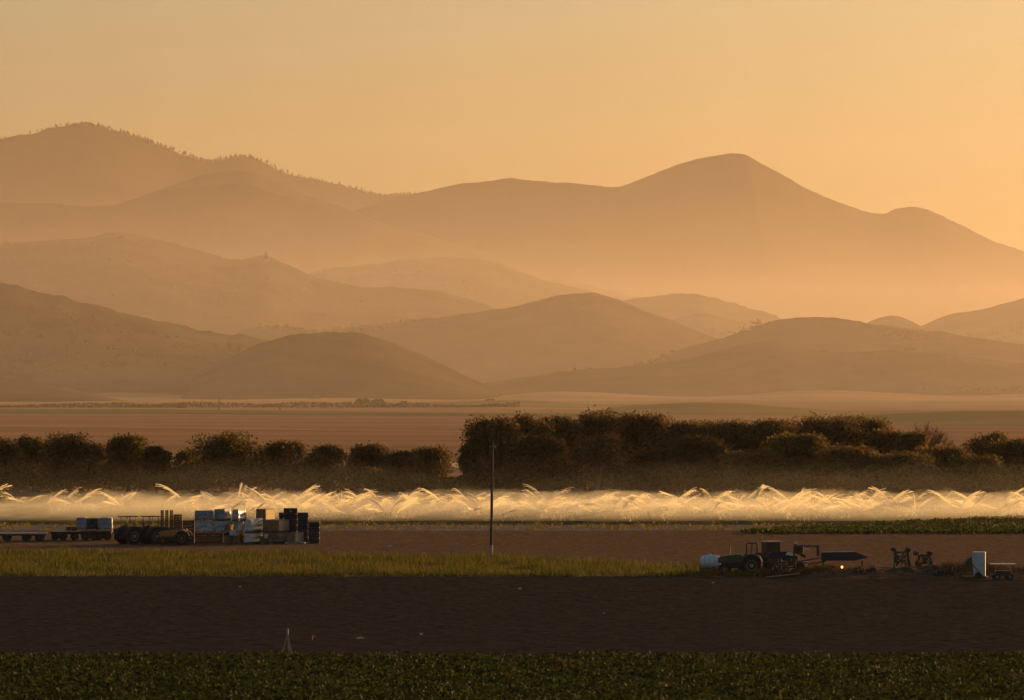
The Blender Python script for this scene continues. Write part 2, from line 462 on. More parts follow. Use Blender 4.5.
# shrubs and small oaks scattered over the hills, too many and too far to count
rng = np.random.default_rng(8)
Ps, Ss = [], []
for (V, D) in SCRUB:
    if D < 4800 or D > 10000:
        continue
    v = V.reshape(-1, 3)
    inx = np.abs(v[:, 0] / D * F) < 650
    v = v[inx]
    mask = fbm(v[:, 0] / 220, v[:, 1] / 160, 4, int(D))
    c = np.where(mask > .10)[0]
    if len(c) < 5:
        continue
    k = c[rng.integers(len(c), size=420)]
    base = v[k] + rng.normal(size=(420, 3)) * [6, 4, 0]
    sz = rng.uniform(1.0, 3.0, 420)
    P = np.repeat(base, 7, 0) + rng.normal(size=(420 * 7, 3)) * np.repeat(sz, 7)[:, None] * [.6, .4, .32] + np.repeat(sz, 7)[:, None] * [0, 0, .25]
    Ps.append(P); Ss.append(np.repeat(sz, 7) * .9)
P, S_ = np.concatenate(Ps), np.concatenate(Ss)
V, Q = quads(P, S_, rng)
tag(np_mesh('hillside_scrub', V, Q, mat('scrub_leaf', (.010, .010, .005), (.02, .018, .008), .1, .9, spec=0)), 'dark scrub and small oaks speckling the hazy hills', 'scrub', kind='stuff')

# sunlit grass strip
rng = np.random.default_rng(5)
gx = np.array([-120, 18, 300, 500, 600, 690, 740, 775, 800]); gt = np.array([552.5, 553.5, 556, 560, 562.5, 568, 572, 575.5, 578])
def field_points(n, pxa, pxb, ytop, ybot, rng):
    """Random ground points of a traced strip, even in area."""
    px = rng.uniform(pxa, pxb, n * 3)
    ya, yb = ytop(px), ybot(px)
    Da, Db = H * F / (ya - HY), H * F / (yb - HY)
    D = rng.uniform(Db.min(), Da.max(), n * 3)
    ok = (D < Da + rng.normal(size=n * 3) * 1.2) & (D > Db + rng.normal(size=n * 3) * .25) & (rng.uniform(size=n * 3) < D / Da.max())
    px, D = px[ok][:n], D[ok][:n]
    return np.stack([(px - CX) / F * D, D, D * 0], -1)
P = field_points(95000, -120, 800, lambda x: np.interp(x, gx, gt), lambda x: x * 0 + 577.6, rng)
cl = 1.5 * fbm(P[:, 0] * .25, P[:, 1] * .12, 3, 5)
P = P[(cl + rng.uniform(-.3, .3, len(P))) > -.22]
hh = rng.uniform(.18, .62, len(P)) * (1 + 1.8 * fbm(P[:, 0] * .3, P[:, 1] * .3, 3, 9))
V, Q = blades(P + [0, 0, .03], hh, rng.uniform(.05, .13, len(P)), .28, rng)
tag(np_mesh('grass', V, Q, M['grass']), 'yellow-green sunlit grass strip between brown field and dark soil', 'grass', kind='stuff')

# low leafy crop in the foreground
def leafy(name, n, xa, xb, ya, yb, h, size, m, seed, label, edge=None, rows=0):
    rng = np.random.default_rng(seed)
    X = rng.uniform(xa, xb, n); Y = rng.uniform(ya, yb, n)
    if rows:
        Y = ya + (np.floor((Y - ya) / rows) + .5 + rng.normal(size=n) * .2) * rows
    if edge is not None:
        k = edge(X, Y); X, Y = X[k], Y[k]
    c = fbm(X * .9, Y * .9, 3, seed) + .5
    k = rng.uniform(size=len(X)) < np.clip((c - .22) * 3, .1, 1)
    X, Y, c = X[k], Y[k], c[k]
    Z = .06 + rng.uniform(0, 1, len(X)) ** .7 * h * (.3 + 1.1 * c)
    V, Q = quads(np.stack([X, Y, Z], -1), rng.uniform(.6, 1.3, len(X)) * size, rng, .2)
    return tag(np_mesh(name, V, Q, m), label, 'crop', kind='stuff')

leafy('leafy_crop', 230000, -38, 38, 258, Y_CROP + .8, .5, .17, M['crop'], 12, 'dark green leafy crop covering the very front of the field', rows=1.15)
leafy('green_crop', 60000, wx(730, 600), 90, 566, 640, .45, .34, M['crop_far'], 13, 'flat wedge of young green crop below the sprinklers at right',
      edge=lambda X, Y: (Y < 574 + np.clip((X / Y * F + CX - 740) * .21, 0, 58) + fbm(X * .1, X * 0, 2, 8) * 4) & (Y > 569 + fbm(X * .2, X * 0, 2, 8) * 3))
rng = np.random.default_rng(17)
P = np.stack([rng.uniform(-80, 80, 800), rng.uniform(Y_TRACK0, Y_TRACK1, 800), np.zeros(800) + .2], -1)
P = np.repeat(P, 7, 0) + rng.normal(size=(5600, 3)) * [.25, .25, .12]
V, Q = quads(P, rng.uniform(.1, .3, len(P)), rng)
tag(np_mesh('weeds', V, Q, M['weed']), 'scattered yellow weeds dotting the grey track', 'weeds', kind='stuff')

# ------------------------------------------------------------------ trees
def leafy_tree(name, px, ytop, hw_px, D, m, seed, label, group, cat='tree', n=12000, base=.08):
    rng = np.random.default_rng(seed)
    s = F / D
    h, hw = wz(ytop, D), hw_px / s
    root = thing(name, (wx(px, D), D, 0), label, cat, 0, group)
    lob = []
    nl = int(20 + hw * 3)
    for k in range(nl):
        r = hw * rng.uniform(.30, .48)
        t = base + (1 - base) * rng.uniform(0, 1) ** .8
        zc = min(t * h, h - r * .8)
        w = hw * .78 * math.sqrt(max(1 - (zc / h) ** 3.2, .03)) * math.sqrt(rng.uniform(.1, 1))
        a = rng.uniform(0, 2 * math.pi)
        lob.append((math.cos(a) * w, math.sin(a) * w * .8, zc, r))
    lob.append((rng.uniform(-.25, .25) * hw, 0, h - hw * .34, hw * .42))
    lob.append((rng.uniform(-.5, .5) * hw, 0, h - hw * .46, hw * .40))
    lob = np.array(lob)
    wts = lob[:, 3] ** 2; wts /= wts.sum()
    idx = rng.choice(len(lob), n, p=wts)
    d = rng.normal(size=(n, 3)); d /= np.linalg.norm(d, axis=1)[:, None]
    rad = (rng.uniform(0, 1, n) ** .4) * (1 + .16 * rng.normal(size=n))
    P = lob[idx, :3] + d * (lob[idx, 3] * rad)[:, None] * [1, 1, .82]
    # sprigs poking out of the outline
    k = n // 14
    P[:k] += d[:k] * rng.uniform(.05, .4, k)[:, None]
    P = P[P[:, 2] > .15]
    V, Q = quads(P, rng.uniform(.16, .38, len(P)), rng)
    np_mesh('crown', V, Q, m, root)
    tb = MB()
    top = Vector((0, 0, h * .55))
    r0 = .10 + h * .018
    tb.tube([(0, 0, 0), (rng.uniform(-.2, .2), 0, h * .28), top], [r0, r0 * .75, r0 * .4], 7)
    for q in range(9):
        L = lob[int(rng.integers(len(lob)))]
        z0 = h * rng.uniform(.15, .5)
        mid = Vector((L[0] * .45, L[1] * .45, z0 + (L[2] - z0) * .6))
        tb.tube([(0, 0, z0), mid, (L[0], L[1], L[2])], [r0 * .45, r0 * .3, r0 * .12], 5)
    tb.build('trunk', M['bark'], root)
    return root

def bare_tree(name, px, ytop, hw_px, D, seed, label, group, leaf=0):
    rng = np.random.default_rng(seed)
    h, hw = wz(ytop, D), hw_px / (F / D)
    root = thing(name, (wx(px, D), D, 0), label, 'tree', 0, group)
    tr, tw, tips = MB(), MB(), []
    def grow(p, d, ln, r, lev, mbk):
        q = p + d * ln
        mid = p + d * ln * .5 + Vector(rng.normal(size=3) * ln * .06)
        mbk.tube([p, mid, q], [r, r * .8, r * .6], 5 if lev < 2 else 3)
        if lev >= 4:
            tips.append(q); return
        for k in range(4 if lev < 3 else 7):
            nd = (d + Vector(rng.normal(size=3)) * (.48 if lev else .5) + Vector((0, 0, .12))).normalized()
            grow(p + (q - p) * rng.uniform(.45, 1), nd, ln * rng.uniform(.6, .78), r * .56, lev + 1, tw)
    tr.tube([(0, 0, 0), (0, 0, h * .24)], [h * .026, h * .02], 7)
    for k in range(6):
        a = rng.uniform(0, 2 * math.pi)
        t = rng.uniform(.15, .9) * hw / h * 1.1
        grow(Vector((0, 0, h * .2)), Vector((math.cos(a) * t, math.sin(a) * t, 1)).normalized(), h * .33, h * .016, 1, tr)
    V = np.array(tr.v + tw.v)
    zm = V[:, 2].max(); xm = np.percentile(np.abs(V[:, 0]), 99)
    for b in (tr, tw):
        b.v = [(x * hw / xm, y * hw / xm, z * h / zm) for x, y, z in b.v]
    tr.build('trunk', M['twig'], root)
    tw.build('twigs', M['twig'], root)
    if leaf:
        T = np.array([tuple(t) for t in tips]) * [hw / xm, hw / xm, h / zm]
        P = T[rng.integers(len(T), size=leaf)] + rng.normal(size=(leaf, 3)) * .35
        V, Q = quads(P, rng.uniform(.15, .4, leaf), rng)
        np_mesh('crown', V, Q, M['leaf_c'], root)
    return root

G1, G2 = 'broadleaf trees in the row at left', 'trees of the large grove at right'
LEFT = [
 (2, 438, 20, 'dark bushy tree cut by the left picture edge, first of the tree row'),
 (33, 437, 18, 'dark flat-topped tree, second from the left end of the tree row'),
 (70, 433, 24, 'wide square-crowned dark tree above the blue tarped bins'),
 (97, 444, 14, 'small low tree tucked between the wide square tree and the domed tree'),
 (128, 435, 22, 'domed dark tree standing right behind the two left tractors'),
 (157, 446, 14, 'small paler tree leaning against the right of the domed tree'),
 (190, 451, 17, 'lowest tree of the left row, just before the tallest one'),
 (222, 432, 31, 'tallest and widest tree of the left row, with a pointed top'),
 (262, 448, 13, 'small bush-like tree against the right flank of the tallest row tree'),
 (288, 441, 22, 'lopsided tree peaking to its right, above the navy crates'),
 (327, 446, 17, 'rounded tree just left of the distant power pole'),
 (368, 444, 20, 'rounded tree just right of the distant power pole'),
 (404, 452, 17, 'low dip-topped tree between two taller crowns near the row end'),
 (430, 446, 21, 'last tree of the left row, beside the gap with bright stubble'),
]
for i, (px, yt, hw, lb) in enumerate(LEFT):
    leafy_tree('broadleaf_tree', px, yt, hw * 1.32, 778 + (i * 37 % 23), M['leaf_b' if i % 3 == 1 else 'leaf_a'], 100 + i, lb, G1)
GROVE = [
 (473, 444, 10, 790, 'a', 'slim low tree hanging off the left end of the big grove'),
 (494, 417, 25, 795, 'a', 'tall tree at the left end of the grove, behind the utility pole'),
 (524, 413, 22, 800, 'a', 'tall dense tree just right of the utility pole in the grove'),
 (557, 417, 22, 805, 'b', 'tall tree with twigs poking from its top, left of the highest crown'),
 (602, 411, 31, 810, 'a', 'highest and broadest crown of the grove, behind the bare grey tree'),
 (643, 413, 24, 812, 'a', 'tall crown sloping down to the right of the highest one'),
 (681, 421, 25, 815, 'b', 'flat-topped tree in the saddle at the middle of the grove'),
 (715, 421, 22, 818, 'a', 'level-topped tree right of the saddle in the grove'),
 (745, 421, 24, 815, 'b', 'back-row tree in the middle of the level stretch of the grove'),
 (783, 420, 23, 812, 'a', 'back-row tree just left of the right-hand peak of the grove'),
 (827, 416, 30, 808, 'a', 'broad crown forming the right-hand peak of the grove'),
 (862, 418, 22, 812, 'b', 'ragged crown stepping down right of the right-hand peak'),
 (890, 430, 20, 805, 'a', 'lower rounded tree just left of the leafless pink tree'),
 (914, 432, 15, 800, 'b', 'small round crown in front of the leafless pink tree'),
 (942, 447, 22, 785, 'a', 'round low tree below the leafless pink tree'),
 (986, 433, 19, 800, 'b', 'spreading open-crowned tree at the right end of the grove'),
 (975, 456, 21, 782, 'b', 'low shrubby tree under the spreading open-crowned tree'),
 (1014, 440, 22, 795, 'a', 'dark tree cut by the right picture edge'),
 (1052, 446, 24, 792, 'a', 'dark tree beyond the right end of the grove'),
 (540, 436, 23, 782, 'c', 'brownish front tree of the grove, left of the bare grey tree'),
 (655, 449, 25, 785, 'c', 'brownish front tree of the grove, right of the bare grey tree'),
 (705, 437, 22, 783, 'c', 'brownish lower tree in front of the saddle of the grove'),
 (752, 452, 24, 780, 'a', 'dark lower tree at the front, above the tall water plume'),
 (798, 434, 23, 783, 'b', 'olive lower tree at the front, below the right-hand peak'),
 (850, 447, 24, 780, 'a', 'dark lower tree at the front, right of the olive one'),
 (902, 453, 24, 778, 'b', 'olive lower tree at the front, left of the round low tree'),
]
for i, (px, yt, hw, D, k, lb) in enumerate(GROVE):
    leafy_tree('broadleaf_tree', px, yt, hw * 1.5, D, M['leaf_' + k], 200 + i, lb, G2, n=20000 if hw > 20 else 13000, base=.02 if i else .3)
bare_tree('bare_tree', 598, 430, 30, 772, 301, 'grey-brown leafless tree at the front of the grove', G2, leaf=2200)
bare_tree('bare_tree', 928, 419, 24, 815, 302, 'pink leafless tree with fine twigs rising above the right of the grove', G2)

rng = np.random.default_rng(61)
n = 34000
X = rng.uniform(-95, 95, n); Y = 789 + rng.normal(size=n) * 2.2
hgt = 2.0 + 4.0 * np.clip(fbm(X * .13, X * 0, 3, 4) + .3, 0, 1)
P = np.stack([X, Y, rng.uniform(0, 1, n) ** .8 * hgt], -1)
V, Q = quads(P, rng.uniform(.25, .5, n), rng)
tag(np_mesh('undergrowth', V, Q, M['leaf_a']), 'brown brush growing along the foot of both tree groups', 'undergrowth', kind='stuff')

# far hedge and bushes on the plain
D = dist(407.5)
rng = np.random.default_rng(62)
n = 9000
X = rng.uniform(wx(-260, D), wx(520, D), n)
P = np.stack([X, D + rng.normal(size=n) * 3 + X * .05, rng.uniform(0, 1, n) * (1.2 + 3.4 * np.clip(fbm(X * .05, X * 0, 3, 4) + .3, 0, 1))], -1)
V, Q = quads(P, rng.uniform(.5, 1.3, n), rng)
tag(np_mesh('hedge', V, Q, M['leaf_c']), 'long low dark hedge line across the far plain at left', 'hedge')

BUSH = [
 (76, 394, 7, 4, 'tiny bush on the tail of the low hill at far left'),
 (122, 394, 4, 3, 'small dark bush on the pale stubble, second from the low hill'),
 (144, 396, 9, 2.6, 'long flat brush patch on the far stubble line'),
 (165, 388.5, 6, 4, 'faint round bush above the stubble line, highest of the plain bushes'),
 (181, 394.5, 5, 4.2, 'round dark bush sitting on the far stubble line'),
 (183, 408, 6, 5, 'dark rounded bush breaking the far hedge line'),
 (229, 391.5, 4, 2.5, 'faint small bush left of the flat far brush'),
 (252, 396, 5, 2.6, 'flat far bush right of the thin far pole'),
 (316, 400, 8, 3.4, 'flattened bush on the pale plain left of the twin bushes'),
 (363, 404, 7, 5, 'left one of the twin bushes on the far plain'),
 (378, 404, 6, 4.2, 'right one of the twin bushes on the far plain'),
 (404, 404.5, 4.5, 2.6, 'small low bush right of the twin bushes'),
 (490, 404, 6, 4.4, 'bush on the low rise just above the grove left end'),
 (545, 405, 5, 3, 'bush on the pale plain right of the low rise'),
]
for i, (px, yb, hw, hp, lb) in enumerate(BUSH):
    D = dist(yb)
    rng = np.random.default_rng(400 + i)
    s = F / D
    root = thing('far_bush', (wx(px, D), D, 0), lb, 'bush', 0, 'bushes dotted over the far plain')
    d = rng.normal(size=(700, 3)); d /= np.linalg.norm(d, axis=1)[:, None]
    lob = np.stack([rng.uniform(-.6, .6, 5), rng.uniform(-.4, .4, 5), rng.uniform(.3, .6, 5)], -1)
    P = (lob[rng.integers(5, size=700)] + d * .42 * rng.uniform(.6, 1, 700)[:, None])
    P = np.maximum(P, [-9, -9, .02]) * [hw / s, hw / s, hp / s]
    V, Q = quads(P, rng.uniform(.5, 1.1, 700) * 4 / s, rng)
    np_mesh('crown', V, Q, M['leaf_c'], root)
    MB().tube([(0, 0, 0), (0, 0, hp / s * .5)], .25, 5).build('trunk', M['bark'], root)

D = 7950
t = thing('far_tree', (wx(266, D), D, wz(258, 8000) - 4), 'lone upright tree on the crest of the middle left hill', 'tree')
MB().lathe([(1.5, 2), (3.2, 5), (2.6, 9), (.4, 13)], 'Z', n=7).build('crown', M['leaf_a'], t, noise=.5)
MB().tube([(0, 0, -2), (0, 0, 4)], .5, 5).build('trunk', M['bark'], t)

# ------------------------------------------------------------------ poles and fence
def pole(name, px, yb, yt, r, label, arms, cat='utility pole', lean=0):
    p = at(px, yb); h = wz(yt, p.y)
    t = thing(name, p, label, cat)
    MB().tube([(0, 0, -.3), (lean * .5, 0, h * .5), (lean, 0, h)], [r * 1.15, r, r * .8], 10).build('shaft', M['oldwood'], t, smooth=False)
    for (dz, w) in arms:
        x = lean * (h - dz) / h
        a = MB().box((x, -r - .05, h - dz), (w, .1, .12)).build('crossarm', M['oldwood'], t)
        for sx in (-1, 1):
            MB().lathe([(.05, 0), (.06, .06), (.035, .1), (.05, .15), (.02, .19)], 'Z', (x + sx * w * .42, -r - .05, h - dz + .06), 8).build('insulator', M['sleeve'], a)
    return t, h
t, h = pole('utility_pole', 491, 558, 443, .125, 'tall dark wooden utility pole standing alone in front of the sprinklers', [(.45, .55)], lean=.14)
MB().lathe([(.165, .02), (.17, .3), (.155, .7), (.165, 1.1), (.13, 1.12)], 'Z', (0, 0, 0), 12).build('base_sleeve', M['sleeve'], t)
pole('power_pole', 316, 489, 447, .12, 'distant power pole with two crossarms between two trees of the left row', [(.5, 2.4), (1.5, 2.0)])
pole('power_pole', 219, 410, 397, .35, 'thin far pole rising from the hedge on the plain', [(.6, 2)])
pole('power_pole', 280, 410, 404, .4, 'short far pole with a thick top near the hedge end', [(.8, 4)])
a = at(450, 470); b = at(525, 470)
t = thing('wire_fence', ((a.x + b.x) / 2, a.y, 0), 'thin post fence crossing the bright gap between the two tree groups', 'fence')
for k in range(9):
    x = (a.x - b.x) / 2 + (b.x - a.x) * k / 8
    MB().tube([(x, 0, -.2), (x + .03, 0, 2.0 + .5 * (k % 3 == 1))], .09, 6).build('post', M['oldwood'], t)
mb = MB()
for z in (.5, 1.0, 1.5):
    mb.tube([((a.x - b.x) / 2, .1, z), ((b.x - a.x) / 2, .1, z)], .012, 4)
mb.build('wire', M['dark'], t)

# ------------------------------------------------------------------ sprinklers
def ribbon(mb, pts, ws):
    """A thread of falling drops: two crossed narrow strips."""
    n = len(pts)
    for off in (Vector((.45, .89, 0)), Vector((-.6, .5, .62))):
        vs, fs = [], []
        for i, p in enumerate(pts):
            d = (pts[min(i + 1, n - 1)] - pts[max(i - 1, 0)]).normalized()
            a = (off - d * off.dot(d)).normalized() * ws[i]
            vs += [p - a, p + a]
        for i in range(n - 1):
            fs.append((2 * i, 2 * i + 1, 2 * i + 3, 2 * i + 2))
        mb.add(vs, fs)

def jet_mesh(seed, v0, el, n=34, m=110):
    rng = np.random.default_rng(seed)
    mb = MB()
    def traj(v, e, az, drag):
        p, pts = Vector((0, 0, 0)), []
        vel = Vector((math.cos(e) * math.cos(az), math.cos(e) * math.sin(az), math.sin(e))) * v
        for k in range(60):
            pts.append((p.copy(), vel.copy()))
            vel = vel + Vector((0, 0, -9.81)) * .04 - vel * drag * .04
            p = p + vel * .04
            if p.z < -.75:
                break
        return pts
    for k in range(n):                       # the coherent stream, fraying as it flies
        pts = traj(v0 * rng.uniform(.93, 1.03), el + rng.normal() * .035, rng.normal() * .03, rng.uniform(.3, .6))
        e = int(len(pts) * rng.uniform(.14, .5)); s0 = int(rng.uniform(0, .6) * e) if k > 3 else 0
        pp = [q[0] for q in pts[s0:e:3]]
        if len(pp) > 2:
            ribbon(mb, pp, [.011 + .014 * i / len(pp) for i in range(len(pp))])
    for k in range(m):                       # drops torn off, falling in short dashes
        pts = traj(v0 * rng.uniform(.5, 1.02), el + rng.normal() * .07, rng.normal() * .07, rng.uniform(.4, 1.3))
        i = int(len(pts) * rng.uniform(.2, .99))
        p, v = pts[min(i, len(pts) - 1)]
        d = v.normalized() * rng.uniform(.1, .35)
        ribbon(mb, [p - d * .5, p + d * .5], [rng.uniform(.004, .011)] * 2)
    me = bpy.data.meshes.new('water_jet')
    me.from_pydata(mb.v, [], mb.f)
    me.materials.append(M['water'])
    return me
JETS = [jet_mesh(500 + k, 7.4 + .5 * (k % 4), R((26, 36, 46)[k % 3]), 26, 110) for k in range(12)]
PLUME = [jet_mesh(520, 7.4, R(68), 60, 200), jet_mesh(521, 6.9, R(64), 50, 160)]
proto = thing('field_sprinkler', (0, 0, 0), 'thin sprinkler riser throwing a backlit water jet over the irrigated field', 'sprinkler', 0, 'sprinklers watering the irrigated field')
MB().tube([(0, 0, 0), (0, 0, .78)], .014, 6).build('riser', M['steel'], proto)
MB().tube([(-.08, 0, .82), (0, 0, .8), (.14, 0, .87)], [.03, .035, .018], 6).build('nozzle', M['steel'], proto)
jp = bpy.data.objects.new('water_jet', JETS[0]); COL.objects.link(jp); jp.parent = proto; jp['kind'] = 'stuff'; jp.location = (.12, 0, .86)
jq = jp.copy(); COL.objects.link(jq); jq.parent = proto; jq.location = (-.08, 0, .84)
rng = np.random.default_rng(33)
spots = []
for k, Y in enumerate(np.linspace(617, 690, 16)):
    for j in range(21):
        X = -84 + j * 8.1 + rng.uniform(-2, 2) + (4.7 if k % 2 else 0) + rng.uniform(-1.2, 1.2)
        y = Y + rng.uniform(-2, 2)
        px = X / y * F + CX
        if px < 190 and y < 655:
            continue
        if px > 730 and y < 617 + (px - 730) * .06:
            continue
        if px < 190 and rng.uniform() < .35:
            continue
        spots.append((X, y, None))
for px, D, q in ((238, 690, 0), (246, 690, 1), (752, 668, 0)):
    spots.append((wx(px, D), D, q))
for i, (X, Y, q) in enumerate(spots):
    o = proto if i == 0 else copy_tree(proto)
    o.location = (X, Y, .12)
    o.rotation_euler.z = rng.normal() * .5 + (math.pi if rng.uniform() < .25 else 0)
    arms = [ch for ch in o.children if ch.name.startswith('water_jet')]
    for e, ch in enumerate(arms):
        ch.data = JETS[(i + 5 * e) % 12] if q is None else PLUME[q % 2]
        ch.scale = (rng.uniform(.65, 1.2),) * 3
        ch.rotation_euler.z = (0, rng.choice([.5, -.5, math.pi, 2.6]) + rng.normal() * .25)[e] if q is None else (0, .5)[e]
    if q is not None:
        o['label'] = {0: 'sprinkler throwing a steep plume of water behind the white wrapped stack', 1: 'sprinkler beside the steep plume, leaning its water to the right',
                      2: 'sprinkler throwing a tall plume in front of the dark lower grove tree'}[i - len(spots) + 3]

# ------------------------------------------------------------------ vehicles
def wheel(parent, x, y, r, w, hub='rim', lugs=True, name='wheel'):
    g = MB()
    side = 1 if y > 0 else -1
    g.lathe([(r * .55, -w * .5), (r * .86, -w * .5), (r * .97, -w * .36), (r, 0), (r * .97, w * .36), (r * .86, w * .5), (r * .55, w * .5)], 'Y', (x, y, r), 30)
    if lugs:
        for k in range(18):
            t = 2 * math.pi * k / 18
            for q in (-1, 1):
                g.box((x + math.cos(t + q * .08) * r, y + q * w * .22, r + math.sin(t + q * .08) * r), (.06, w * .42, .1), ry=-t)
    o = g.build('wheel', M['tyre'], parent)
    MB().lathe([(r * .56, side * w * .30), (r * .52, side * w * .52), (r * .3, side * w * .40), (r * .2, side * w * .42), (r * .18, side * w * .6), (.02, side * w * .6)],
               'Y', (x, y, r), 24).build('rim', M[hub], o)
    MB().lathe([(r * .09, side * w * .6), (r * .08, side * w * .68), (.01, side * w * .68)], 'Y', (x, y, r), 10).build('hub', M['dark'], o)
    return o

def tractor(px, yb, rz, label, paint, scale=1.0, top='canopy', hub='rim', name='tractor'):
    t = thing(name, at(px, yb) + Vector((0, 0, .08)), label, 'tractor', rz)
    t.scale = (scale,) * 3
    # origin under the rear axle, forward = +X
    for s in (-1, 1):
        wheel(t, 0, s * .82, .78, .44, hub)
        wheel(t, 2.15, s * .68, .46, .28, hub)
        MB().prism([(-.85, 1.05), (-.62, 1.5), (-.1, 1.72), (.45, 1.66), (.8, 1.3), (.74, 1.22), (.4, 1.55), (-.1, 1.62), (-.55, 1.42), (-.77, 1.02)], s * .60, s * 1.02).build('fender', M[paint], t)
    MB().box((1.1, 0, .78), (2.5, .46, .5)).box((0, 0, .78), (.7, 1.2, .34)).box((2.15, 0, .5), (.2, 1.15, .16)).box((.1, 0, 1.1), (1.0, .9, .12)).build('chassis', M['dark'], t, bevel=.03)
    MB().prism([(.75, 1.0), (.75, 1.62), (1.2, 1.66), (2.3, 1.52), (2.62, 1.42), (2.66, .95), (2.4, .9)], -.33, .33).build('hood', M[paint], t, bevel=.04)
    MB().prism([(2.665, .97), (2.665, 1.36), (2.70, 1.34), (2.70, .98)], -.26, .26).build('grille', M['dark'], t)
    for s in (-1, 1):
        MB().lathe([(.07, 0), (.075, .03), (.05, .04)], 'X', (2.70, s * .2, 1.3), 10).build('headlight', M['white'], t)
    MB().tube([(1.75, .18, 1.55), (1.75, .18, 2.25), (1.70, .18, 2.35)], .04, 8).build('exhaust', M['dark'], t)
    MB().box((-.05, 0, 1.28), (.5, .52, .14)).box((-.3, 0, 1.55), (.12, .5, .5), ry=-.15).build('seat', M['dark'], t, bevel=.03)
    MB().tube([(.78, 0, 1.35), (.55, 0, 1.65)], .025, 6).lathe([(.2, -.015), (.22, 0), (.2, .015), (.18, 0)], 'Z', (.52, 0, 1.68), 16).build('steering_wheel', M['dark'], t)
    MB().box((-.7, 0, .6), (.5, .08, .08)).box((-.75, 0, .75), (.1, .7, .1)).build('hitch', M['dark'], t)
    if top == 'canopy':
        c = MB().box((-.05, 0, 2.62), (1.45, 1.3, .09)).build('canopy', M['dark'], t, bevel=.03)
        for (x, y) in ((-.5, .5), (-.5, -.5), (.5, .5), (.5, -.5)):
            MB().tube([(x, y, 1.3), (x, y, 2.58)], .035, 6).build('post', M['dark'], c)
    elif top == 'arch':
        MB().tube([(-.42, -.55, 1.2), (-.42, -.55, 2.5), (-.42, .55, 2.5), (-.42, .55, 1.2)], .06, 6).tube([(.42, -.55, 1.3), (.42, -.55, 2.5), (.42, .55, 2.5), (.42, .55, 1.3)], .05, 6) \
            .tube([(-.42, -.55, 2.5), (.42, -.55, 2.5)], .05, 6).tube([(-.42, .55, 2.5), (.42, .55, 2.5)], .05, 6).build('roll_bar', M['dark'], t)
    elif top == 'cab':
        MB().box((-.1, 0, 1.9), (1.3, 1.2, 1.25), taper=.92).build('cab', M['dark'], t, bevel=.05)
        MB().box((-.1, 0, 2.57), (1.35, 1.3, .1)).build('roof', M['steel'], t, bevel=.03)
        for (x, y) in ((-.6, -.5), (.5, -.5), (.9, .4)):
            MB().tube([(x, y, 1.5), (x, y, 3.1)], .03, 6).build('antenna', M['dark'], t)
    return t

def trailer(name, px0, px1, yb, ytop, label, deck='dark', wheels=(.15, .35, .65, .85), depth=2.2, r=.42, cat='trailer', tongue=1):
    D = dist(yb); s = F / D
    x0, x1 = wx(px0, D), wx(px1, D)
    L, zt = x1 - x0, wz(ytop, D)
    t = thing(name, ((x0 + x1) / 2, D + depth / 2, .1), label, cat)
    MB().box((0, 0, zt - .16), (L, depth, .12)).build('deck', M[deck], t, bevel=.02)
    f = MB()
    for y in (-depth * .35, depth * .35):
        f.box((0, y, zt - .29), (L * .96, .1, .14))
    for k in range(5):
        f.box((-L * .45 + L * .9 * k / 4, 0, zt - .28), (.08, depth * .66, .1))
    for w in wheels:
        f.box((-L / 2 + L * w, 0, r - .02), (.1, depth * .8, .1)).box((-L / 2 + L * w, 0, (r + zt - .36) / 2), (.1, .1, max(zt - .36 - r, .05)))
    f.build('frame', M['dark'], t)
    for w in wheels:
        for y in (-depth * .42, depth * .42):
            wheel(t, -L / 2 + L * w, y, r, .28, 'dark', False)
    if tongue:
        MB().tube([(tongue * L / 2, 0, zt - .3), (tongue * (L / 2 + .9), 0, .35)], .05, 6).build('tongue', M['dark'], t)
    return t, zt + .1, D, depth

D0 = dist(545)
# --- left group: trailers
trailer('flatbed_trailer', -26, 46, 542.5, 533.2, 'low trailer with blue-grey flat deck at the far left', 'blackplate', (.2, .45, .72, .9), 2.4, .40, tongue=-1)
trailer('implement_trailer', 50, 82, 541.5, 531.6, 'long dark bare trailer left of the one carrying blue bins', 'dark', (.15, .4, .75), 2.2, .36)
tr3 = trailer('bin_trailer', 81, 112, 541.5, 530.8, 'dark trailer loaded with blue tarped bins', 'wood', (.14, .42, .58, .86), 2.2, .44)
cart, zc_, _, _ = trailer('small_cart', 113, 123, 542, 530, 'small dark box cart between the blue bins and the first tractor', 'dark', (.5,), 1.6, .42, 'cart')
MB().box((0, 0, 1.05), (.85, 1.3, .3)).build('cart_box', M['dark'], cart, bevel=.03)

def span(px0, px1, D):
    return (wx(px0, D) + wx(px1, D)) / 2, (px1 - px0) * D / F

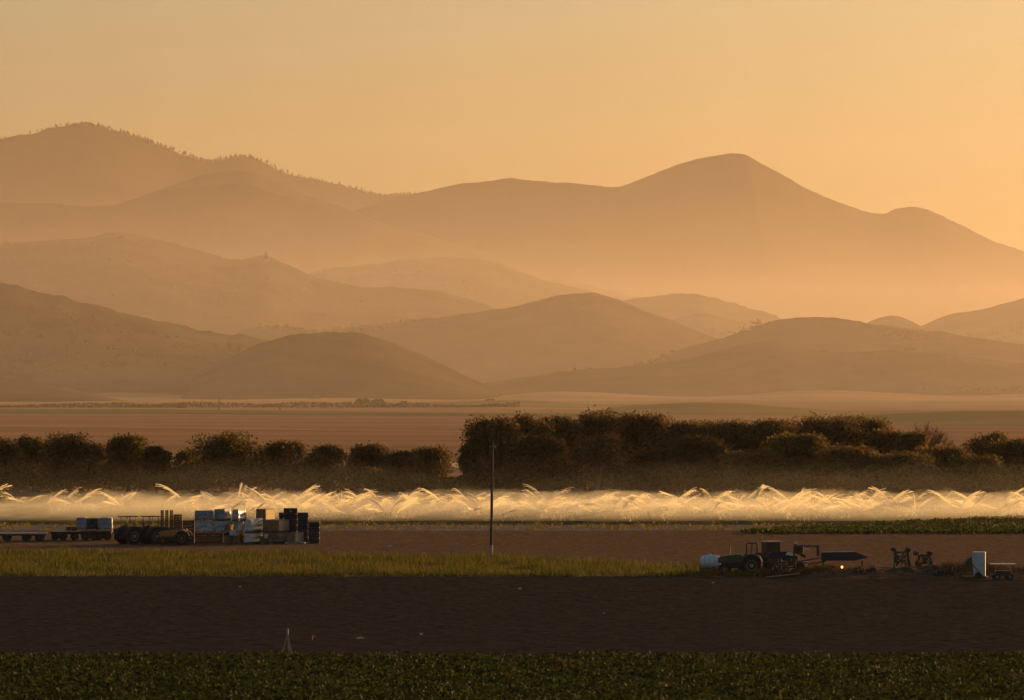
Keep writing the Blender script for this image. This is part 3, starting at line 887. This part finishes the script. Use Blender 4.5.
def soft_load(name, px0, px1, z0, z1, D, m, label, cat, group=None, yaw=0.0, fl=1.0, cap=None, depth=None, pallet=True, round_=.10, bulge=.04, end=None):
    """A wrapped pallet load: base z0 to z1, front at distance D, as wide as px0..px1."""
    cx, W = span(px0, px1, D)
    if yaw:
        a, b = fl * W / math.cos(yaw), (1 - fl) * W / math.sin(yaw)
        off = (a * math.sin(yaw) + b * math.cos(yaw)) / 2
    else:
        a, b = W, depth or W
        off = b / 2
    t = thing(name, (cx, D + off, z0), label, cat, -yaw, group)
    hgt = z1 - z0
    p0 = .14 if pallet else 0.0
    g = MB().box((0, 0, p0 + (hgt - p0) / 2), (a, b, hgt - p0 - .004), taper=.97)
    g.build('load', M[m], t, bevel=round_, noise=bulge)
    if end:
        MB().box((a / 2 * .985 + .012, 0, p0 + (hgt - p0) * .5), (.03, b * .93, (hgt - p0) * .93)).build('pale_end', M[end], t, bevel=.01, noise=.01)  # right-hand face set paler than the rest of the load
    if pallet:
        q = MB().box((0, 0, .12), (a * .98, b * .98, .03)).box((0, 0, .015), (a * .98, b * .98, .03))
        for x in (-.45, 0, .45):
            q.box((a * x, 0, .067), (.1, b * .96, .074))
        q.build('pallet', M['wood'], t)
    if cap:
        MB().box((0, 0, hgt + .012), (a * .9, b * .9, .05)).build('top_sheet', M[cap], t, bevel=.02, noise=.03)
    return t

# bins riding on the trailer
zt = tr3[1] - .05
soft_load('tarped_bin', 76.5, 86.5, zt, zt + 1.18, tr3[2] + .2, 'tarp', 'blue tarped bin at the left end of the loaded trailer', 'bin', 'bins on the trailer', cap='wrap_pale', depth=1.5)
soft_load('tarped_bin', 87, 97.3, zt, zt + 1.12, tr3[2] + .3, 'dark', 'dark bin with peach top sheet, middle one on the trailer', 'bin', 'bins on the trailer', cap='card_pale', depth=1.5)
soft_load('tarped_bin', 98, 112, zt, zt + 1.15, tr3[2] + .2, 'tarp', 'wide blue tarped bin at the right end of the loaded trailer', 'bin', 'bins on the trailer', cap='wrap_pale', depth=1.5)
for (a_, b_, lb) in ((66, 71, 'small dark box on the long bare trailer, left one of two'), (71.5, 76, 'small dark box on the long bare trailer, beside the blue bin')):
    D = dist(541.5) + .5
    cx, W = span(a_, b_, D)
    g = MB().box((0, 0, .22), (W, .6, .40))
    tag(g.build('box', M['wood'], bevel=.02), lb, 'box').location = (cx, D + .4, wz(531.6, dist(541.5)) + .03)

# --- left tractors (turned away from the camera, hoods behind)
tractor(128.5, 545.2, R(38), 'dark canopied tractor with a broad pale wheel, left one of the pair', 'dark', 1.0, 'canopy', 'rim_pale')
tractor(151, 545.2, R(35), 'dark canopied tractor with pale wheel and black hub, right one of the pair', 'dark', 1.0, 'canopy')

# --- orange compact tractor facing left
tractor(183.5, 546, R(172), 'small orange tractor in front of the slatted crates', 'orange', .86, None, 'orange', 'compact_tractor')

# --- dark crate columns behind it
def crate_mesh(a, b, h, slats):
    g = MB()
    for k in range(slats):
        z = h * (k + .5) / slats
        g.box((0, -b / 2 + .015, z), (a, .03, h / slats * .72)).box((0, b / 2 - .015, z), (a, .03, h / slats * .72))
        g.box((-a / 2 + .015, 0, z), (.03, b - .07, h / slats * .72)).box((a / 2 - .015, 0, z), (.03, b - .07, h / slats * .72))
    for x in (-1, 1):
        for y in (-1, 1):
            g.box((x * (a / 2 - .06), y * (b / 2 - .06), h / 2), (.06, .06, h - .006))
    g.box((0, 0, .03), (a - .08, b - .08, .04))
    return g
D = D0 + 3.2
for c, (px0, px1) in enumerate(((160.6, 163.8), (165.2, 168.4), (169.8, 173.0))):
    cx, W = span(px0, px1, D)
    first = None
    for k in range(9):
        if first is None:
            first = crate_mesh(W, W, .34, 2).build('harvest_crate', M['wood'])
            o = first
        else:
            o = first.copy(); COL.objects.link(o)
        o.location = (cx, D + W / 2, .10 + k * .345)
        nth = ['bottom', 'second', 'third', 'fourth', 'fifth', 'sixth', 'seventh', 'eighth', 'topmost'][k]
        tag(o, 'narrow dark crate, %s up in the %s of the three slim towers' % (nth, ['left', 'middle', 'right'][c]), 'crate', 'crates in the three slim towers')
def slat_bins(px0, px1, D, hs, labels, depth=1.1):
    cx, W = span(px0, px1, D)
    z = .10
    for h, lb in zip(hs, labels):
        t = thing('slatted_bin', (cx, D + depth / 2, z), lb, 'crate', 0, 'slatted wooden bins')
        crate_mesh(W, depth, h, 4).build('bin_body', M['wood'], t)
        g = MB()
        for x in (-1, 0, 1):
            g.box((x * W * .42, -depth / 2 - .02, h / 2), (.08, .035, h * .98))
        g.build('corner_batten', M['wood'], t)
        z += h + .005
slat_bins(173.6, 182, D0 + 2.6, (.9, .9, .9), ['slatted wooden bin at the ground below the taller bin stack by the slim towers', 'middle slatted bin of the taller stack beside the slim towers', 'top slatted bin of the taller stack beside the slim towers'])
slat_bins(182.6, 194, D0 + 2.2, (1.08, 1.08), ['lower slatted bin left of the grey wrapped loads', 'upper slatted bin left of the grey wrapped loads'])

# --- grey wrapped loads on wooden bins
s0 = F / D0
zz = lambda y, D=D0: wz(y, D)
GW = 'grey wrapped pallet loads'
Dw = D0 + 1.6
slat_bins(195, 208.5, Dw, (.95,), ['brown wooden bin under the leftmost grey wrapped load'], 1.4)
slat_bins(209, 222, Dw, (.95,), ['brown wooden bin under the second column of wrapped loads'], 1.4)
slat_bins(224, 243, Dw + .6, (.95,), ['dark wooden bin at the back below the third wrapped column'], 1.2)
soft_load('wrapped_load', 195, 213.6, 1.06, 2.2, Dw, 'wrap', 'lower grey wrapped load in the leftmost column', 'pallet load', GW, depth=1.5, round_=.06)
soft_load('wrapped_load', 194.6, 213.4, 2.21, 3.18, Dw, 'tarp', 'upper blue-grey wrapped load in the leftmost column', 'pallet load', GW, depth=1.5, round_=.14)
soft_load('wrapped_load', 214.2, 228.8, 1.06, 2.2, Dw, 'wrap', 'lower grey wrapped load in the second column', 'pallet load', GW, depth=1.5, round_=.06)
soft_load('wrapped_load', 213.8, 231, 2.21, 3.30, Dw, 'tarp', 'upper wrapped load with a pale right corner, second column', 'pallet load', GW, yaw=R(20), fl=.62, cap='wrap_pale', round_=.12)
soft_load('wrapped_load', 229.4, 243.6, 1.06, 2.2, Dw + .7, 'wrap', 'lower wrapped load at the back of the third column', 'pallet load', GW, depth=1.2, round_=.06)
soft_load('wrapped_load', 231.8, 246, 2.21, 3.26, Dw + .3, 'wrap', 'upper wrapped load with dark left face, third column', 'pallet load', GW, yaw=R(24), fl=.45, cap='wrap_pale', round_=.12)
# jumble of cartons in front
Dj = D0 + .2
soft_load('carton', 224.2, 232, .10, .88, Dj, 'card', 'brown carton at the bottom of the jumble before the wrapped loads', 'box', 'cartons in the jumble', yaw=R(25), fl=.55, pallet=False, round_=.03)
soft_load('carton', 232.6, 243, .10, .80, Dj + .1, 'card', 'wide brown carton low in the jumble beside the white stack', 'box', 'cartons in the jumble', yaw=R(18), fl=.65, pallet=False, round_=.03)
soft_load('carton', 229.5, 238.5, .89, 1.36, Dj + .2, 'wrap_pale', 'low pale carton lying on the brown ones of the jumble', 'box', 'cartons in the jumble', yaw=R(12), fl=.7, pallet=False, round_=.05)
soft_load('carton', 224.5, 234, 1.37, 1.9, Dj + .6, 'card', 'brown carton topmost in the jumble', 'box', 'cartons in the jumble', yaw=R(30), fl=.5, pallet=False, round_=.03)
soft_load('carton', 237.6, 244.2, 1.37, 1.93, Dj + .3, 'wrap_pale', 'white carton beside the topmost brown one of the jumble', 'box', 'cartons in the jumble', yaw=R(15), fl=.7, pallet=False, round_=.05)
# white wrapped stack
soft_load('wrapped_load', 244.6, 262, .10, 1.12, D0 - .1, 'wrap_pale', 'white wrapped load at the ground of the white stack', 'pallet load', GW, yaw=R(18), fl=.35, round_=.08)
soft_load('wrapped_load', 244.8, 262.2, 1.13, 2.42, D0 - .1, 'wrap_pale', 'white rounded wrapped load on top of the white stack', 'pallet load', GW, yaw=R(18), fl=.35, round_=.16)
# brown carton loads
BL = 'brown carton pallet loads'
soft_load('carton_load', 264, 287.4, .10, 1.12, D0 + .5, 'card', 'lower load of the big brown carton stack', 'pallet load', BL, end='card_pale', yaw=R(21), fl=.64, round_=.02, bulge=.02)
soft_load('carton_load', 262.4, 288.6, 1.13, 2.28, D0 + .5, 'card', 'upper load of the big brown carton stack with a pale end', 'pallet load', BL, end='card_pale', yaw=R(21), fl=.62, cap='card_pale', round_=.03, bulge=.02)
soft_load('carton_load', 256, 274, .10, 2.1, D0 + 4.4, 'card', 'tall brown load standing behind the big carton stack', 'pallet load', BL, end='card_pale', yaw=R(22), fl=.5, round_=.03, bulge=.02)
soft_load('carton_load', 255.6, 274.2, 2.11, 3.24, D0 + 4.4, 'card', 'highest brown load, rising behind the white stack', 'pallet load', BL, end='card_pale', yaw=R(22), fl=.52, cap='card_pale', round_=.05, bulge=.02)
soft_load('carton_load', 283, 291.4, .10, 2.2, D0 + 3.2, 'card_pale', 'pale narrow load peeping out behind the big carton stack', 'pallet load', BL, yaw=R(25), fl=.4, cap='wrap_pale', round_=.04, bulge=.02)
soft_load('carton', 260, 272.6, .10, .66, D0 - 1.6, 'wood', 'low dark brown box on the ground before the big carton stack', 'box', 'boxes on the ground', yaw=R(15), fl=.75, pallet=False, round_=.02)
soft_load('carton', 264.4, 267.4, .67, 1.05, D0 - 1.4, 'wrap_pale', 'tiny white carton standing on the low dark brown box', 'box', 'boxes on the ground', depth=.3, pallet=False, round_=.02)
cx, W = span(284.6, 305.4, D0 - .4)
g = MB().box((0, 0, .15), (W, 1.5, .035)).box((0, 0, .03), (W, 1.5, .03))
for x in (-.44, 0, .44):
    g.box((W * x, 0, .09), (.12, 1.46, .08))
tag(g.build('flat_pallet', M['panel']), 'pale flat pallet lying under the small carton load', 'pallet').location = (cx, D0 + .45, .10)
soft_load('carton_load', 286.6, 303.6, .28, 1.16, D0 - .2, 'card', 'small carton load with pale right end on the pale pallet', 'pallet load', BL, end='card_pale', yaw=R(20), fl=.5, pallet=False, round_=.05, bulge=.02)

# navy plastic bins
def navy_mesh(a, b, h):
    g = MB().box((0, 0, h * .5), (a - .06, b - .06, h - .02)).box((0, 0, h - .045), (a, b, .07)).box((0, 0, .05), (a - .02, b - .02, .06))
    n = max(4, int(a / .13))
    for k in range(n):
        x = -a / 2 + a * (k + .5) / n
        g.box((x, -b / 2 + .012, h * .5), (.035, .04, h - .14)).box((x, b / 2 - .012, h * .5), (.035, .04, h - .14))
    for k in range(6):
        y = -b / 2 + b * (k + .5) / 6
        g.box((a / 2 - .012, y, h * .5), (.04, .035, h - .14)).box((-a / 2 + .012, y, h * .5), (.04, .035, h - .14))
    return g
NTH = ['bottom', 'second', 'third', 'fourth', 'fifth', 'sixth', 'seventh']
for (px0, px1, n, h, dy, nm) in ((279, 283.4, 5, .57, 4.2, 'narrow left'), (283.6, 297, 6, .545, 3.4, 'tallest'), (297.4, 308, 5, .575, 2.6, 'middle'), (308.2, 319.4, 4, .505, 1.4, 'lowest right')):
    D = D0 + dy
    cx, W = span(px0, px1, D)
    first = None
    for k in range(n):
        t = thing('plastic_bin', (cx, D + .55, .10 + k * (h + .003)), 'navy ribbed plastic bin, %s in the %s stack of navy bins' % ('topmost' if k == n - 1 else NTH[k], nm), 'bin', 0, 'stacked navy plastic bins')
        if first is None:
            first = navy_mesh(W, 1.1, h).build('bin_body', M['navy'], t)
        else:
            c = first.copy(); COL.objects.link(c); c.parent = t
        if nm == 'tallest' and k == n - 1:
            t['label'] = 'topmost navy ribbed bin of the tallest stack, with a torn pale tag'
            MB().prism([(-.06, .2), (-.02, .42), (.02, .25), (.08, .44), (.14, .22), (.1, .12), (.03, .2)], -.585, -.565).build('torn_tag', M['card_pale'], t)

# ------------------------------------------------------------------ right group of machinery
# tank carried on the front of the green tractor
def px_at(px, yb):
    return at(px, yb)
tractor(752, 576, R(176), 'green tractor with an open roll bar in the tall grass', 'green', 1.0, 'arch')
p = at(711, 575)
t = thing('spray_tank', p + Vector((0, 0, .1)), 'white banded spray tank carried low before the green tractor', 'tank', R(-14))
g = MB().lathe([(.05, -.82), (.34, -.80), (.48, -.70), (.53, -.45), (.54, .45), (.50, .68), (.36, .79), (.05, .81)], 'X', (0, 0, .95), 26)
g.build('tank', M['white'], t, smooth=True)
for x in (-.4, 0, .4):
    MB().lathe([(.545, -.03), (.556, -.03), (.556, .03), (.545, .03)], 'X', (x, 0, .95), 26).build('band', M['panel'], t)
MB().lathe([(.16, 0), (.17, .09), (.1, .11)], 'Z', (-.1, 0, 1.47), 14).build('lid', M['white'], t)
g = MB()
for y in (-.38, .38):
    g.box((0, y, .38), (1.7, .08, .1))
for x in (-.78, -.3, .3, .78):
    g.box((x, -.4, .42), (.06, .06, .8)).box((x, .4, .42), (.06, .06, .8)).box((x, 0, .36), (.06, .8, .06))
g.box((.98, 0, .5), (.6, .1, .1))
g.build('frame', M['dark'], t)

tractor(770, 573, R(200), 'dark square-cab tractor with thin masts behind the green one', 'dark', .95, 'cab', 'dark')

# harvest conveyor with folded wings
p = at(800, 574)
t = thing('harvest_conveyor', p + Vector((0, 0, .08)), 'dark harvest conveyor machine with long navy folded wings', 'farm machine')
sR = F / p.y
q = lambda px: (px - 800) / sR
zq = lambda y: wz(y, p.y) - .08
MB().box((q(793), 0, .75), (2.2, 1.3, .3)).box((q(791), 0, 1.15), (1.1, 1.0, .5)).build('chassis', M['dark'], t, bevel=.03)
for x in (q(783), q(800)):
    for y in (-.75, .75):
        wheel(t, x, y, .42, .26, 'dark', False)
MB().prism([(q(768), zq(562)), (q(768), zq(553)), (q(773), zq(551.5)), (q(789), zq(551)), (q(789), zq(562))], -.9, -.82).build('wing_panel', M['navy'], t)
MB().prism([(q(821), zq(560.5)), (q(821), zq(552)), (q(855), zq(551.5)), (q(869), zq(556.8)), (q(855), zq(560.5))], -.5, .4).build('wing_panel', M['navy'], t, bevel=.03)
MB().prism([(q(785), zq(554.4)), (q(787), zq(551.2)), (q(792), zq(553)), (q(793), zq(555))], -1.15, -.95).build('white_cover', M['white'], t)
g = MB().tube([(q(793), -.5, 1.0), (q(795), -.5, zq(544))], .09, 6).tube([(q(795), -.5, zq(545.6)), (q(817), -.5, zq(546))], .06, 6).tube([(q(817.5), -.5, zq(545)), (q(817.5), -.5, zq(556))], .12, 6)
g.tube([(q(793), .5, 1.0), (q(796), .5, zq(545))], .09, 6).tube([(q(796), .5, zq(545.8)), (q(817), .5, zq(546))], .06, 6)
g.tube([(q(795), -.5, zq(562)), (q(820), -.45, zq(557.5))], .06, 6).tube([(q(800), 0, zq(566)), (q(826), 0, zq(561))], .06, 6).tube([(q(793), -.5, zq(551)), (q(805), -.5, zq(557))], .08, 6)
g.build('mast_frame', M['dark'], t)
MB().box((q(798), -.3, zq(549)), (.8, .7, .55)).build('engine', M['dark'], t, bevel=.05)
MB().prism([(q(795), zq(552)), (q(798), zq(555)), (q(806), zq(555.8)), (q(800), zq(552))], -.7, -.5).build('chute', M['wood'], t)
for (px, y) in ((807, 548.4), (804.5, 564.4)):
    MB().box((q(px), -.78, zq(y)), (.42, .05, .14)).build('reflector_board', M['white'], t)
    MB().box((q(px), -.78, zq(y) + .115), (.42, .05, .08)).build('reflector_stripe', M['red'], t)
for x in (q(823), q(862)):
    MB().tube([(x, 0, 0), (x, 0, zq(560))], .06, 6).build('prop_leg', M['dark'], t)
MB().tube([(q(786), -.95, 0), (q(786), -.95, .95)], .09, 8).box((q(784), -.95, .95), (.5, .2, .1)).build('jack', M['steel'], t)
MB().box((q(795), -.5, zq(542.6)), (.12, .12, .12)).build('beacon', M['white'], t, bevel=.03)

p = at(842, 577)
t = thing('sun_glint', p + Vector((0, 0, .1)), 'glowing amber sun lamp on a short post by the soil bank', 'glint')  # added post and glowing lens where sunlight only glints
MB().tube([(0, 0, 0), (0, 0, .62)], .03, 6).build('post', M['dark'], t)
MB().lathe([(.05, 0), (.07, .03), (.08, .10), (.06, .15), (.02, .17)], 'Z', (0, 0, .60), 14).build('lens', M['glint'], t, smooth=True)

# long pale pipe and ground pipes
def pipe(px0, px1, yb, z0, z1, r, label, m='steel'):
    a, b = at(px0, yb), at(px1, yb)
    g = MB().tube([(0, 0, z0), ((b - a).x, 0, z1)], r, 10)
    tag(g.build('irrigation_pipe', M[m]), label, 'pipe').location = a
pipe(861, 903, 573.5, .62, .42, .075, 'long pale pipe propped across the soil bank towards the harrow')
pipe(884, 926, 578.6, .22, .22, .07, 'pale pipe on the ground, front one below the harrows')
pipe(886, 934, 577.2, .22, .22, .07, 'pale pipe on the ground, rear one below the harrows')
pipe(766, 800, 578.8, .12, .42, .05, 'thin pale pipe lying up the end of the soil bank')

# folded disc harrows
def harrow(px, yb, wpx, hpx, label, seed):
    rr = random.Random(seed)
    p = at(px, yb); s = F / p.y
    W, hh = wpx / s, hpx / s
    t = thing('disc_harrow', p + Vector((0, 0, .1)), label, 'harrow')
    g = MB()
    for y in (-.4, .4):
        g.tube([(-W / 2, y, .3), (W / 2, y, .3)], .06, 6)
        g.tube([(-W * .42, y, .3), (-W * .32, y, hh * .95)], .07, 6).tube([(W * .42, y, .3), (W * .3, y, hh * .92)], .07, 6)
        g.tube([(-W * .4, y, hh * .5), (W * .4, y, hh * .58)], .05, 6).tube([(-W * .35, y, hh * .35), (W * .3, y, hh * .85)], .05, 6)
    g.box((0, 0, hh * .9), (W * .62, .16, .12)).box((0, 0, .32), (.16, 1.0, .16))
    g.build('frame', M['dark'], t)
    for k in range(9):
        x = -W * .4 + W * .8 * k / 8
        z = hh * rr.uniform(.3, .8)
        MB().lathe([(.02, -.02), (.26, .03), (.27, .05), (.05, .02)], 'X', (x, -.46, z), 16).build('disc', M['dark' if k % 3 else 'steel'], t)
    g = MB()
    for k in range(26):
        x, z, y = rr.uniform(-.42, .42) * W, rr.uniform(.2, .8) * hh, rr.uniform(-.5, .5)
        g.tube([(x, y, z), (x + rr.uniform(-.12, .12), y + rr.uniform(-.1, .1), z + rr.uniform(.2, .5)), (x + rr.uniform(-.3, .3), y, z + rr.uniform(.1, .5))], rr.uniform(.025, .05), 5)
    g.build('tines', M['wood'], t)
    for x in (-W * .45, W * .3):
        MB().box((x, 0, hh), (.36, .5, .28), rz=.2, ry=.3).build('weight', M['dark'], t, bevel=.04)
    for s_ in (-.3, .3):
        wheel(t, W * s_, -.62, .28, .18, 'dark', False)
harrow(902, 576, 19, 25, 'tall folded disc harrow, left one of the two dark harrows', 1)
harrow(924, 575.5, 18, 21, 'lower folded disc harrow, right one of the two dark harrows', 2)

harrow(784, 577, 30, 15, 'wide low dark harrow lying between the square-cab tractor and the conveyor', 3)
harrow(946, 579, 27, 11, 'low rusty harrow half sunk in weeds left of the wash stand', 4)
harrow(866, 578.5, 22, 8, 'very low harrow lying on the soil bank right of the amber lamp', 5)
# portable toilet on its little trailer
p = at(974.5, 580.5)
t = thing('portable_toilet', p + Vector((0, .6, .1)), 'pale upright portable toilet standing on a small trailer', 'toilet', R(-6))
s_ = F / p.y
MB().box((.42, 0, 1.13), (.95, 1.0, 1.82)).build('cabin', M['panel'], t, bevel=.04)
MB().prism([(-.09, 2.03), (.93, 2.03), (.9, 2.10), (-.06, 2.10)], -.53, .53).build('roof', M['white'], t, bevel=.02)
d = MB().box((.45, -.512, 1.1), (.62, .03, 1.6)).build('door', M['panel'], t, bevel=.01)
MB().box((.70, -.545, 1.1), (.05, .04, .16)).build('handle', M['dark'], d)
MB().box((.1, 0, .17), (1.9, 1.1, .1)).tube([(-.85, 0, .2), (-1.5, 0, .3)], .05, 6).build('trailer_bed', M['dark'], t)
MB().tube([(-.1, -.58, 1.15), (.72, -.58, .2)], .035, 6).build('brace', M['dark'], t)
for y in (-.66, .66):
    wheel(t, .35, y, .27, .18, 'dark', False)
p = at(968, 578.5)
t = thing('wash_stand', p + Vector((0, .5, .1)), 'dark hunched wash stand left of the portable toilet', 'wash stand', R(10))
MB().prism([(-.55, .35), (-.38, 1.0), (.05, 1.5), (.32, 1.62), (.36, .35)], -.35, .35).build('body', M['dark'], t, bevel=.05)
MB().box((0, 0, .22), (1.1, .8, .08)).build('base', M['dark'], t)
for x in (-.4, .4):
    MB().tube([(x, -.3, 0), (x, -.3, .2)], .05, 6).tube([(x, .3, 0), (x, .3, .2)], .05, 6).build('leg', M['dark'], t)
MB().tube([(-.45, -.2, .9), (-.75, -.2, .5), (-.7, -.2, .3)], .05, 6).build('hose', M['dark'], t)

# small canopied cart at the right edge
p = at(1003.5, 582)
t = thing('canopy_cart', p + Vector((0, .6, .1)), 'low cart with a pale canopy at the right edge', 'cart')
MB().box((0, 0, 1.25), (1.9, 1.5, .08)).build('canopy', M['wrap'], t, bevel=.03)
for x in (-.82, .82):
    for y in (-.6, .6):
        MB().tube([(x, y, .4), (x, y, 1.22)], .035, 6).build('post', M['dark'], t)
MB().box((0, 0, .42), (1.9, 1.3, .1)).box((0, 0, .62), (1.2, .8, .3)).build('bed', M['dark'], t, bevel=.02)
for x in (-.5, .5):
    for y in (-.7, .7):
        wheel(t, x, y, .3, .2, 'steel', False)

# soil bank the machines stand behind
def bank_z(X, Y):
    px = X / Y * F + CX
    e = np.clip((px - 775) / 45, 0, 1); e = e * e * (3 - 2 * e)
    prof = np.exp(-((Y - (Y_SOIL + 1.5)) / 5.0) ** 2)
    lump = .55 + .9 * (fbm(X * .22, Y * .12, 3, 21) + .1) + .35 * fbm(X * 1.3, Y * 1.3, 3, 22)
    return .02 + e * prof * np.clip(lump, .12, 1.2) * 1.15 - (1 - e) * .25 - (prof < .03) * .2
sheet('soil_bank', wx(765, Y_SOIL), wx(1150, Y_SOIL), Y_SOIL - 10, Y_SOIL + 14, 300, 160, M['bank'], bank_z)

# clumps of dry weeds along the bank
rng = np.random.default_rng(77)
n = 9000
X = wx(rng.uniform(700, 1040, n), Y_SOIL); Y = Y_SOIL + rng.normal(size=n) * 2.5 + 2
k = fbm(X * .35, Y * .2, 3, 31) > .05
P = np.stack([X[k], Y[k], np.maximum(bank_z(X[k], Y[k]) - .02, .03)], -1)
V, Q = blades(P, rng.uniform(.15, .6, len(P)), rng.uniform(.05, .12, len(P)), .4, rng)
tag(np_mesh('dry_weeds', V, Q, M['leaf_c']), 'dry brown weeds sprouting on the soil bank', 'weeds', kind='stuff')

# ------------------------------------------------------------------ tripod stake and litter
p = at(287.5, 656)
t = thing('stake_tripod', p + Vector((0, 0, .1)), 'slim pale tripod of tied stakes at the edge of the dark soil', 'stakes')
for (x, y) in ((-.32, -.1), (.26, -.2), (.05, .35)):
    MB().tube([(x, y, 0), (x * .12, y * .12, 1.0), (-x * .12, -y * .12, 1.46)], [.042, .038, .034], 6).build('leg', M['stake'], t)
MB().lathe([(.055, 0), (.07, .2), (.065, .38), (.03, .42)], 'Z', (0, 0, 1.04), 8).build('binding', M['stake'], t)
p = at(312.5, 642)
t = thing('marker_flag', p + Vector((0, 0, .1)), 'small orange marker flag stuck in the dark soil', 'flag')
MB().tube([(0, 0, 0), (0, 0, .3)], .012, 5).build('wire', M['steel'], t)
MB().prism([(0, .18), (0, .3), (.16, .29), (.15, .19)], -.008, .008).build('flag', mat('flag_orange', (.95, .30, .03), (.9, .26, .03), 5), t)
for (px, py, w, lb) in ((360, 641, .42, 'flat pale scrap of plastic on the dark soil right of the orange flag'), (421, 637, .16, 'tiny pale scrap on the dark soil right of the flat plastic'), (713, 585, .14, 'tiny pale scrap on the dark soil near the green tractor'),
                        (520, 591, .22, 'pale scrap high on the dark soil in the middle'), (604, 616, .14, 'tiny pale scrap in the middle of the dark soil'), (240, 589, .14, 'tiny pale scrap high on the dark soil at left'),
                        (390, 548, .34, 'pale scrap on the brown field between crates and pole'), (424, 555.4, .3, 'pale scrap on the grass edge left of the pole')):
    g = MB().box((0, 0, .05), (w, w * .6, .06), rz=.4, taper=.6)
    tag(g.build('litter', M['wrap_pale'], bevel=.01, noise=.012), lb, 'litter', 'scraps littering the fields').location = at(px, py) + Vector((0, 0, .14))

# ------------------------------------------------------------------ air
def closed_box(name, lo, hi, m, label):
    c = [(a + b) / 2 for a, b in zip(lo, hi)]; d = [b - a for a, b in zip(lo, hi)]
    o = MB().box((0, 0, 0), d).build(name, m)
    o.location = c
    return tag(o, label, 'haze', kind='stuff')
closed_box('haze', (-9800, -900, -30), (9800, 27000, 1150), volume_mat('haze_air', (.95, .84, .76), 1.0e-5, .55), 'warm evening haze filling the valley')
closed_box('valley_mist', (-9300, 1000, -20), (9300, 13500, 230), volume_mat('mist_air', (.94, .81, .78), .50e-4, .55), 'thicker mist lying in the valley between the hills')
def mist_body(name, x0, x1, y0, y1, zfun, density, label):
    """A closed body of fine water drops with an uneven top."""
    nx, ny = 260, 60
    X, Y = np.meshgrid(np.linspace(x0, x1, nx), np.linspace(y0, y1, ny))
    top = np.stack([X, Y, zfun(X, Y)], -1).reshape(-1, 3); bot = top.copy(); bot[:, 2] = -.6
    i = np.arange((nx - 1) * (ny - 1)); q = (i // (nx - 1)) * nx + i % (nx - 1)
    Qt = np.stack([q, q + 1, q + 1 + nx, q + nx], -1); Qb = Qt[:, ::-1] + nx * ny
    ring = list(range(nx)) + [r * nx + nx - 1 for r in range(1, ny)] + [(ny - 1) * nx + k for k in range(nx - 2, -1, -1)] + [r * nx for r in range(ny - 2, 0, -1)]
    Qs = np.array([(ring[k], ring[k - 1], ring[k - 1] + nx * ny, ring[k] + nx * ny) for k in range(len(ring))])
    o = np_mesh(name, np.concatenate([top, bot]), np.concatenate([Qt, Qb, Qs]), volume_mat(name + '_air', (.98, .92, .80), density, .6))
    tag(o, label, 'mist', kind='stuff')
def low_top(X, Y):
    Z = 1.2 + 2.2 * (.5 - np.abs(fbm(X * .16 + Y * .05, Y * .07, 4, 71)) * 2.2) + .9 * fbm(X * .6, Y * .2, 3, 72)
    return np.clip(Z, .4, 2.7) * (1 - .45 * np.clip((-50 - X) / 14, 0, 1))
mist_body('spray_mist', -105, 105, 617, 695, low_top, .0155, 'glowing ragged mist of fine water over the irrigated field')
mist_body('drift_mist', -112, 112, 632, 766, lambda X, Y: np.clip(4.6 + 8 * fbm(X * .035, Y * .05, 3, 75) + 3 * fbm(X * .2, Y * .1, 3, 76), 1.2, 9), .00028, 'thin spray drifting in front of the trees')

# ------------------------------------------------------------------ light, sky, camera
w = bpy.data.worlds.new('World'); sc.world = w
w.use_nodes = True
nt = w.node_tree
sky = nt.nodes.new('ShaderNodeTexSky')
sky.sky_type = 'NISHITA'
sky.sun_disc = False
sky.sun_elevation = R(SUN_EL)
sky.sun_rotation = R(SUN_AZ)
sky.air_density = 0.9
sky.dust_density = 3.6
sky.ozone_density = 1.0
bg = nt.nodes['Background']
bg.inputs['Strength'].default_value = .060
nt.links.new(sky.outputs[0], bg.inputs['Color'])
L = bpy.data.lights.new('sun', 'SUN')
L.energy = 5.0
L.angle = R(.53)
L.color = (1.0, .535, .165)
so = bpy.data.objects.new('sun', L); COL.objects.link(so)
az, el = R(SUN_AZ), R(SUN_EL)
so.rotation_euler = Vector((math.sin(az) * math.cos(el), math.cos(az) * math.cos(el), math.sin(el))).to_track_quat('Z', 'Y').to_euler()
cam = bpy.data.cameras.new('camera')
cam.sensor_width = 36
cam.lens = F * 36 / 1024
cam.clip_start, cam.clip_end = 1, 90000
co = bpy.data.objects.new('camera', cam); COL.objects.link(co)
co.location = (0, 0, H)
co.rotation_euler = (R(90) + PITCH, 0, 0)
sc.camera = co
sc.view_settings.view_transform = 'Standard'
sc.view_settings.look = 'None'
sc.view_settings.exposure = 0.96
sc.view_settings.gamma = 1
sc.render.engine = 'CYCLES'
c = sc.cycles
c.max_bounces = 5; c.diffuse_bounces = 3; c.glossy_bounces = 2; c.transmission_bounces = 4; c.volume_bounces = 0; c.transparent_max_bounces = 8
c.use_denoising = True
c.use_adaptive_sampling = False
c.sample_clamp_indirect = 4
